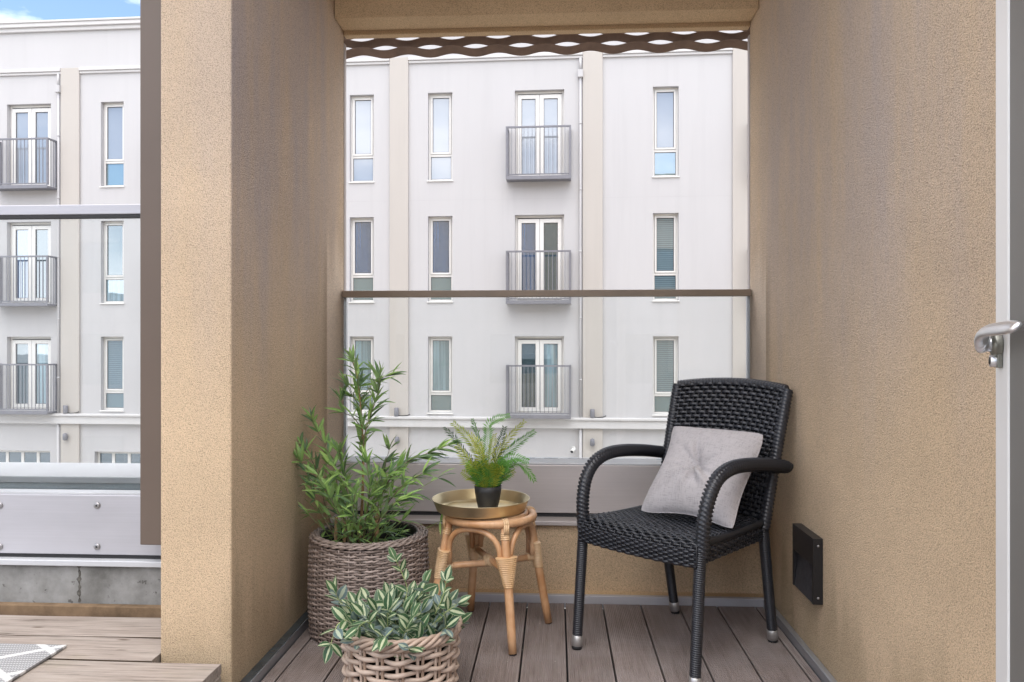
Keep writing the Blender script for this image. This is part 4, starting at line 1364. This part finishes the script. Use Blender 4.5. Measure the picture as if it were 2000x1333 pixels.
bb = empty('bamboo_plant', (BPc.x, BPc.y, 0.19))
tag(bb, 'tall leafy green bamboo plant in the wicker planter', 'plant')
bo_ = Vector(bb.location)
LM = [leaf_mesh('leaf', 0.078, 0.0135, MT['leaf_mid'], 0.16, 0.3), leaf_mesh('leaf', 0.078, 0.0125, MT['leaf_dark'], 0.26, 0.25, twist=0.4),
      leaf_mesh('leaf', 0.074, 0.0150, MT['leaf_mid'], 0.05, 0.35, twist=-0.3), leaf_mesh('leaf', 0.080, 0.0115, MT['leaf_mid'], 0.36, 0.2, twist=0.7)]
br = random.Random(11)
placed = []
def add_leaf(p, d, up, sc):
    placed.append((leaf_matrix(p - bo_, d, up, sc), br.choice((0, 0, 1, 1, 2, 3))))
def sprig(p, d, n, ln=1.0, spread=0.75):
    for i in range(n):
        dd = d.normalized() + Vector((br.uniform(-1, 1), br.uniform(-1, 1), br.uniform(-1.0, 0.75)))*spread*1.15
        add_leaf(p + d*br.uniform(-0.012, 0.012), dd, Vector((br.uniform(-.5, .5), br.uniform(-.8, .2), 1)), ln*br.uniform(0.7, 1.15))
def branch(pts, r0, r1, step, n, ln=1.0, spread=0.8, start=0.25, mat='twig', name='branch'):
    q = spline(pts, 6)
    MB().tube([x - bo_ for x in q], [r0 + (r1-r0)*i/(len(q)-1) for i in range(len(q))], 6).build(name, MT[mat], bb)
    L = 0; last = -1e9
    tot = sum((q[i+1]-q[i]).length for i in range(len(q)-1))
    for i in range(len(q)-1):
        seg = (q[i+1]-q[i]); L += seg.length
        if L/tot > start and L - last > step:
            last = L
            sprig(q[i+1], seg, n + 3, ln*(1.0 if L/tot < 0.95 else 0.9), spread)
    sprig(q[-1], (q[-1]-q[-2]), 3, ln*0.95, 0.55)
D = 2.735
B = lambda a: [P(x, y, d) for (x, y, d) in a]
branch(B([(700, 1085, D), (706, 1010, D), (709, 940, D), (709, 880, D), (707, 830, D-.01), (703, 780, D-.02), (697, 735, D-.02), (690, 708, D-.02)]), 0.0062, 0.0012, 0.026, 4, 0.92, 0.78, 0.50, 'stem', 'stem')
branch(B([(708, 905, D), (712, 850, D-.04), (728, 800, D-.05), (738, 770, D-.06), (742, 738, D-.07)]), 0.0024, 0.001, 0.030, 3, 0.95, 0.7, 0.35)
branch(B([(704, 780, D-.02), (722, 758, D-.03), (744, 740, D-.03), (766, 731, D-.03)]), 0.0015, 0.0008, 0.034, 2, 0.85, 0.5, 0.5)
branch(B([(707, 840, D), (690, 815, D-.03), (672, 806, D-.04), (665, 780, D-.05)]), 0.0016, 0.0008, 0.035, 2, 0.9, 0.6, 0.4)
branch(B([(707, 800, D), (688, 772, D-.03), (676, 750, D-.04)]), 0.0016, 0.0008, 0.035, 2, 0.9, 0.6, 0.5)
branch(B([(715, 1075, D), (738, 990, D-.05), (765, 930, D-.06), (800, 900, D-.05), (840, 884, D-.03), (880, 868, D-.01)]), 0.0034, 0.0010, 0.036, 4, 0.95, 0.6, 0.35)
branch(B([(720, 1070, D), (748, 1000, D-.10), (785, 950, D-.12), (825, 925, D-.12)]), 0.0028, 0.0010, 0.036, 3, 0.9, 0.65, 0.35)
branch(B([(672, 1085, D-.02), (640, 1025, D-.04), (618, 985, D-.05), (606, 945, D-.04), (597, 915, D-.03), (580, 893, D-.03)]), 0.0034, 0.0011, 0.042, 3, 0.95, 0.7, 0.42)
branch(B([(684, 1080, D-.03), (668, 1000, D-.03), (655, 930, D-.02), (640, 880, D), (622, 845, D+.02), (608, 815, D+.03)]), 0.0032, 0.0010, 0.040, 3, 0.95, 0.65, 0.42)
branch(B([(660, 1070, D+.04), (636, 990, D+.04), (618, 920, D+.02), (600, 885, D), (588, 868, D)]), 0.003, 0.001, 0.036, 4, 0.9, 0.75, 0.5)
branch(B([(690, 1080, D), (684, 1000, D-.08), (672, 930, D-.10), (663, 885, D-.12)]), 0.003, 0.001, 0.034, 4, 0.95, 0.6, 0.4)
branch(B([(705, 1080, D-.05), (715, 1010, D-.14), (722, 955, D-.18), (716, 905, D-.18)]), 0.0028, 0.001, 0.030, 4, 0.9, 0.7, 0.3)
branch(B([(690, 1085, D-.06), (675, 1030, D-.15), (652, 985, D-.17), (636, 955, D-.17)]), 0.0028, 0.001, 0.030, 4, 0.9, 0.75, 0.3)
branch(B([(712, 1080, D-.05), (735, 1030, D-.14), (768, 985, D-.16), (790, 972, D-.16)]), 0.0026, 0.001, 0.032, 4, 0.85, 0.7, 0.3)
branch(B([(700, 1085, D-.06), (700, 1045, D-.16), (690, 1000, D-.20), (694, 960, D-.21)]), 0.0026, 0.001, 0.028, 4, 0.85, 0.8, 0.2)
branch(B([(705, 1085, D+.03), (730, 1000, D+.07), (746, 930, D+.08), (760, 880, D+.06)]), 0.0026, 0.001, 0.036, 3, 0.9, 0.7, 0.4)
branch(B([(695, 1085, D+.03), (670, 1010, D+.08), (650, 960, D+.10), (655, 905, D+.10)]), 0.0026, 0.001, 0.036, 3, 0.9, 0.7, 0.4)
for k in range(16):                       # low skirt round the foot
    a = 2*math.pi*k/9 + 0.3
    c = bo_ + Vector((math.cos(a)*0.05, math.sin(a)*0.05, 0.07))
    sprig(c + Vector((math.cos(a)*0.05, math.sin(a)*0.05, 0.06)), Vector((math.cos(a), math.sin(a), 0.25)), 4, 0.85, 0.7)
for k in range(34):                      # bushy middle
    px_, py_ = br.gauss(692, 52), br.uniform(905, 1055); dd = D + br.uniform(-0.17, 0.10)
    tipp = P(px_, py_, dd); root = P(700 + (px_ - 700)*0.35, min(1085, py_ + 75), D + (dd - D)*0.4)
    qq = [root, root.lerp(tipp, 0.5) + Vector((0, 0, 0.012)), tipp]
    MB().tube([x - bo_ for x in spline(qq, 4)], 0.0011, 5).build('twig', MT['stem_green'], bb)
    sprig(tipp, tipp - qq[1], 4, 0.92, 0.95); sprig(qq[1], tipp - root, 2, 0.85, 0.9)
for (x, y0, y1, d, r) in ((735, 1062, 1003, D - 0.06, 0.0075), (655, 1072, 1010, D - 0.03, 0.006), (672, 1075, 1020, D - 0.06, 0.005)):
    a, b = P(x, y0, d), P(x + 2, y1, d)
    a = a + (a - b)*0.9
    MB().tube([a - bo_, b - bo_], r, 8).build('cane', MT['stem'], bb)
br.shuffle(placed)
big = placed[:300]; rest = placed[300:]
for m, k in big: inst('leaf', LM[k], bb, m)
def join_leaves(name, items, meshes, parent, mats):
    """the rest of the foliage as one mesh"""
    mb = MB(); uv = []
    midx = {m.name: i for i, m in enumerate(mats)}
    for m, k in items:
        me = meshes[k]
        mb.add([m @ v.co for v in me.vertices], [tuple(p.vertices) for p in me.polygons], midx[me.materials[0].name], True)
        n = len(me.vertices); u = [None]*n
        for lp, ul in zip(me.loops, me.uv_layers[0].data): u[lp.vertex_index] = tuple(ul.uv)
        uv += u
    mb.uv = uv
    o = mb.build(name, mats, parent); o['kind'] = 'stuff'; return o
if rest: join_leaves('foliage', rest, LM, bb, [MT['leaf_mid'], MT['leaf_dark']])

# ---- rattan basket and striped plant
KP = P(784, HZ, 2.22)
KR, KH = 0.157, 0.205
kb = empty('rattan_basket', (KP.x, KP.y, 0.0))
tag(kb, 'thick woven grey rattan basket in front of the stool', 'basket')
KS = surf(lambda u, v: ((KR*(0.955 + 0.045*v))*math.cos(2*math.pi*u), (KR*(0.955 + 0.045*v))*math.sin(2*math.pi*u), 0.006 + (KH - 0.03)*v))
kr = random.Random(5)
N_ST = 18
for i in range(10):                        # every strand is a part
    mb = MB(); n = N_ST*6; v = (i + 0.5)/10; pts = []
    a0 = kr.uniform(0, 6)
    for j in range(n):
        u = j/n; p, nn = KS(u, v)
        pts.append(p + nn*(0.0072*math.cos(math.pi*u*N_ST + math.pi*i)) + Vector((0, 0, 0.0020*math.sin(5*2*math.pi*u + a0) + 0.0015*math.sin(13*2*math.pi*u + a0*2))))
    mb.tube(pts, lambda j, a0=a0: 0.0066*(1 + 0.10*math.sin(j*0.7 + a0)), 8, closed=True)
    mb.build('strand', MT['rattan_grey'], kb)
for k in range(N_ST):
    mb = MB()
    for dd in (-0.13, 0.13):
        mb.tube([KS((k + dd)/N_ST, v/6)[0] for v in range(7)], 0.0046, 7)
    mb.build('stake', MT['rattan_grey'], kb)
for t in range(5):
    mb = MB(); N = 160; pts = []
    for j in range(N):
        a = 2*math.pi*j/N; ph = a*7 + t*2*math.pi/5
        pts.append(((KR + 0.003 + 0.0085*math.cos(ph))*math.cos(a), (KR + 0.003 + 0.0085*math.cos(ph))*math.sin(a), KH - 0.008 + 0.0120*math.sin(ph)))
    mb.tube(pts, 0.0060, 8, closed=True)
    mb.build('rim_strand', MT['rattan_grey'], kb)
MB().lathe([(0.0, 0.004), (KR*0.955 - 0.012, 0.004), (KR*0.955 - 0.012, 0.02), (KR - 0.014, KH - 0.02)], 40).disc(KR - 0.016, KH - 0.05, 40).build('liner', MT['soil'], kb)

vp = empty('trailing_plant', (KP.x, KP.y, KH - 0.05))
tag(vp, 'bushy plant with cream striped green leaves spilling from the rattan basket', 'plant')
vo = Vector(vp.location)
VM = [leaf_mesh('leaf', 0.050, 0.0275, MT['leaf_var'], 0.10, 0.10, 7, 0.45), leaf_mesh('leaf', 0.049, 0.0260, MT['leaf_var'], 0.25, 0.14, 7, 0.45),
      leaf_mesh('leaf', 0.046, 0.0265, MT['leaf_grey'], 0.18, 0.10, 7, 0.48), leaf_mesh('leaf', 0.053, 0.020, MT['leaf_var'], 0.05, 0.25, 7, 0.42, 0.5)]
vr = random.Random(21)
vl = []
def vstem(pts, n_pairs, ln=1.0, r=0.0018):
    q = spline(pts, 6)
    MB().tube([x - vo for x in q], [r*(1 - 0.5*i/len(q)) for i in range(len(q))], 6).build('stem', MT['stem_green'], vp)
    N = len(q)
    for j in range(n_pairs):
        i = int((0.30 + 0.70*j/max(1, n_pairs - 1))*(N-1)); i = min(max(1, i), N-1)
        d = (q[i]-q[i-1]).normalized(); side = d.cross(Vector((0, 0, 1)))
        side = side.normalized() if side.length > 0.05 else Vector((1, 0, 0))
        side = Matrix.Rotation(vr.uniform(-1.2, 1.2), 3, d) @ side
        for s in (-1, 1):
            dd = d*vr.uniform(0.25, 0.8) + side*s*vr.uniform(0.7, 1.0) + Vector((0, -0.2, vr.uniform(-0.1, 0.45)))
            up = Vector((vr.uniform(-.6, .6), vr.uniform(-1.2, 0.1), vr.uniform(0.5, 1.1)))
            vl.append((leaf_matrix(q[i] - vo, dd, up, ln*vr.uniform(0.72, 1.12)), vr.choice((0, 0, 1, 1, 2, 2, 3))))
    d = q[-1]-q[-2]
    vl.append((leaf_matrix(q[-1] - vo, d, Vector((0, -0.6, 1)), ln), 0))
top = vo + Vector((0, 0, 0.0))
for k in range(46):
    a = 2*math.pi*(k*0.381966) ; rr = 0.13*math.sqrt((k + 0.5)/46)
    b0 = top + Vector((math.cos(a)*rr, math.sin(a)*rr, -0.02))
    out = rr/0.125
    h = 0.132 - 0.062*out + vr.uniform(-0.015, 0.02)
    sp = 0.008 + 0.038*out
    p1 = b0 + Vector((math.cos(a)*sp*0.35, math.sin(a)*sp*0.35, h*0.6)); p2 = b0 + Vector((math.cos(a)*sp + vr.uniform(-.02, .02), math.sin(a)*sp + vr.uniform(-.02, .02), h))
    vstem([b0, p1, p2], 4 if out > 0.3 else 5)
G = 2.16
vstem([P(705, 1215, G), P(680, 1212, G - .03), P(660, 1220, G - .06), P(652, 1240, G - .08), P(646, 1258, G - .09)], 3, 1.0)
vstem([P(715, 1220, G + .08), P(690, 1195, G + .05), P(665, 1175, G + .03), P(655, 1160, G + .02)], 4, 1.0)
vstem([P(790, 1190, G + .08), P(795, 1150, G + .10), P(785, 1120, G + .10), P(772, 1092, G + .10)], 4, 0.8)
vstem([P(800, 1190, G + .05), P(822, 1160, G + .05), P(830, 1140, G + .04)], 3, 1.0)
vstem([P(850, 1200, G + .02), P(865, 1165, G + .02), P(872, 1135, G + .02)], 3, 0.9)
vstem([P(850, 1215, G), P(872, 1195, G - .02), P(893, 1180, G - .02)], 3, 0.9)
vstem([P(770, 1225, G - .06), P(765, 1232, G - .10), P(752, 1245, G - .115)], 2, 0.95)
vstem([P(730, 1225, G - .05), P(715, 1215, G - .09), P(700, 1225, G - .11)], 3, 0.95)
vr.shuffle(vl)
for m, k in vl[:300]: inst('leaf', VM[k], vp, m)
if vl[300:]: join_leaves('foliage', vl[300:], VM, vp, [MT['leaf_var'], MT['leaf_grey']])

# ---- small fern on the tray
FP = P(953, HZ, 2.70)
fz = tz + 0.0032
fp = empty('potted_fern', (FP.x, FP.y, fz))
tag(fp, 'small feathery fern in a black tapered pot on the brass tray', 'plant')
MB().lathe([(0.0, 0.0), (0.031, 0.0), (0.034, 0.003), (0.0405, 0.03), (0.0455, 0.06), (0.0475, 0.082), (0.0455, 0.082), (0.0435, 0.068)], 36).build('pot', MT['pot_black'], fp)
MB().disc(0.044, 0.069, 28).build('soil', MT['soil'], fp)
fo = Vector(fp.location)
fr_ = random.Random(9)
def frond(pts, mat, leaflet=0.025, dens=0.0074, start=0.25, tip=1.0):
    q = spline(pts, 8); q = [x - fo for x in q]
    mb = MB(); uv = []
    mb.tube(q, [0.0011*(1 - 0.6*i/len(q)) for i in range(len(q))], 5)
    uv += [(0.5, 0.5)]*len(mb.v)
    tot = sum((q[i+1]-q[i]).length for i in range(len(q)-1)); L = 0; nxt = start*tot
    rot = fr_.uniform(-0.9, 0.9)
    for i in range(len(q)-1):
        seg = q[i+1]-q[i]; l = seg.length; d = seg.normalized()
        side = d.cross(Vector((0, -1, 0.15)))
        side = side.normalized() if side.length > 0.05 else Vector((1, 0, 0))
        side = Matrix.Rotation(rot, 3, d) @ side
        nz = side.cross(d)
        while nxt < L + l:
            f = (nxt - L)/l; p = q[i] + seg*f; t = nxt/tot
            ll = leaflet*(0.45 + 0.9*math.sin(math.pi*min(1, 0.12 + t*0.85)))*fr_.uniform(0.8, 1.15)
            for s in (-1, 1):
                e = (d*0.75 + side*s*0.8 + nz*fr_.uniform(-0.2, 0.35)).normalized(); w = e.cross(nz).normalized()*0.0025
                b = len(mb.v)
                mb.add([p, p + e*ll*0.45 + w, p + e*ll - Vector((0, 0, ll*0.12)), p + e*ll*0.45 - w], [(0, 1, 2, 3)], 0, False)
                uv += [(0.5, 0), (0.6, .5), (0.5, 1), (0.4, .5)]
            nxt += dens
        L += l
    mb.uv = uv
    mb.build('frond', MT[mat], fp)
Z = 2.70
def fpath(*a): return [P(x, y, d) for x, y, d in a]
F_ = [
 ([(948, 935, Z), (938, 900, Z-.01), (925, 870, Z-.02), (905, 845, Z-.03), (884, 825, Z-.04)], 'fern_yellow'),
 ([(945, 936, Z), (925, 905, Z-.03), (905, 880, Z-.04), (887, 855, Z-.04), (867, 834, Z-.05)], 'fern_dark'),
 ([(946, 936, Z), (922, 915, Z-.05), (905, 890, Z-.06), (893, 872, Z-.07)], 'fern_yellow'),
 ([(952, 935, Z), (945, 900, Z+.01), (936, 860, Z+.02), (928, 835, Z+.02), (923, 820, Z+.02)], 'fern'),
 ([(950, 936, Z), (950, 890, Z+.02), (953, 850, Z+.02), (954, 830, Z+.02), (970, 818, Z+.02), (996, 811, Z+.02)], 'fern'),
 ([(955, 936, Z), (968, 895, Z), (977, 865, Z), (985, 835, Z)], 'fern_dark'),
 ([(955, 936, Z), (972, 890, Z-.01), (990, 860, Z-.02), (1006, 840, Z-.02), (1023, 824, Z-.02)], 'fern_yellow'),
 ([(958, 936, Z), (978, 895, Z+.02), (1003, 872, Z+.03), (1025, 855, Z+.03), (1043, 843, Z+.03)], 'fern'),
 ([(958, 936, Z), (985, 912, Z-.03), (1012, 905, Z-.05), (1030, 918, Z-.06), (1044, 940, Z-.06)], 'fern'),
 ([(958, 936, Z), (980, 905, Z-.05), (1005, 893, Z-.07), (1030, 900, Z-.08)], 'fern'),
 ([(952, 936, Z), (955, 900, Z-.05), (962, 870, Z-.07), (966, 848, Z-.08)], 'fern_yellow'),
 ([(948, 936, Z), (940, 900, Z-.05), (934, 870, Z-.07), (920, 850, Z-.08)], 'fern_yellow'),
]
for pts, mt in F_: frond(fpath(*pts), mt, start=0.22 if mt != 'fern_dark' else 0.35)
for k in range(46):
    a = 2*math.pi*k*0.381966; s = fr_.uniform(0.35, 1.1)
    b0 = fo + Vector((math.cos(a)*0.025, math.sin(a)*0.025, 0.068)); h = fr_.uniform(0.05, 0.105)
    frond([b0, b0 + Vector((math.cos(a)*0.02*s, math.sin(a)*0.02*s, h*0.6)), b0 + Vector((math.cos(a)*0.065*s, math.sin(a)*0.065*s, h))], fr_.choice(('fern', 'fern', 'fern', 'fern_yellow')), 0.023, 0.0074, 0.12)
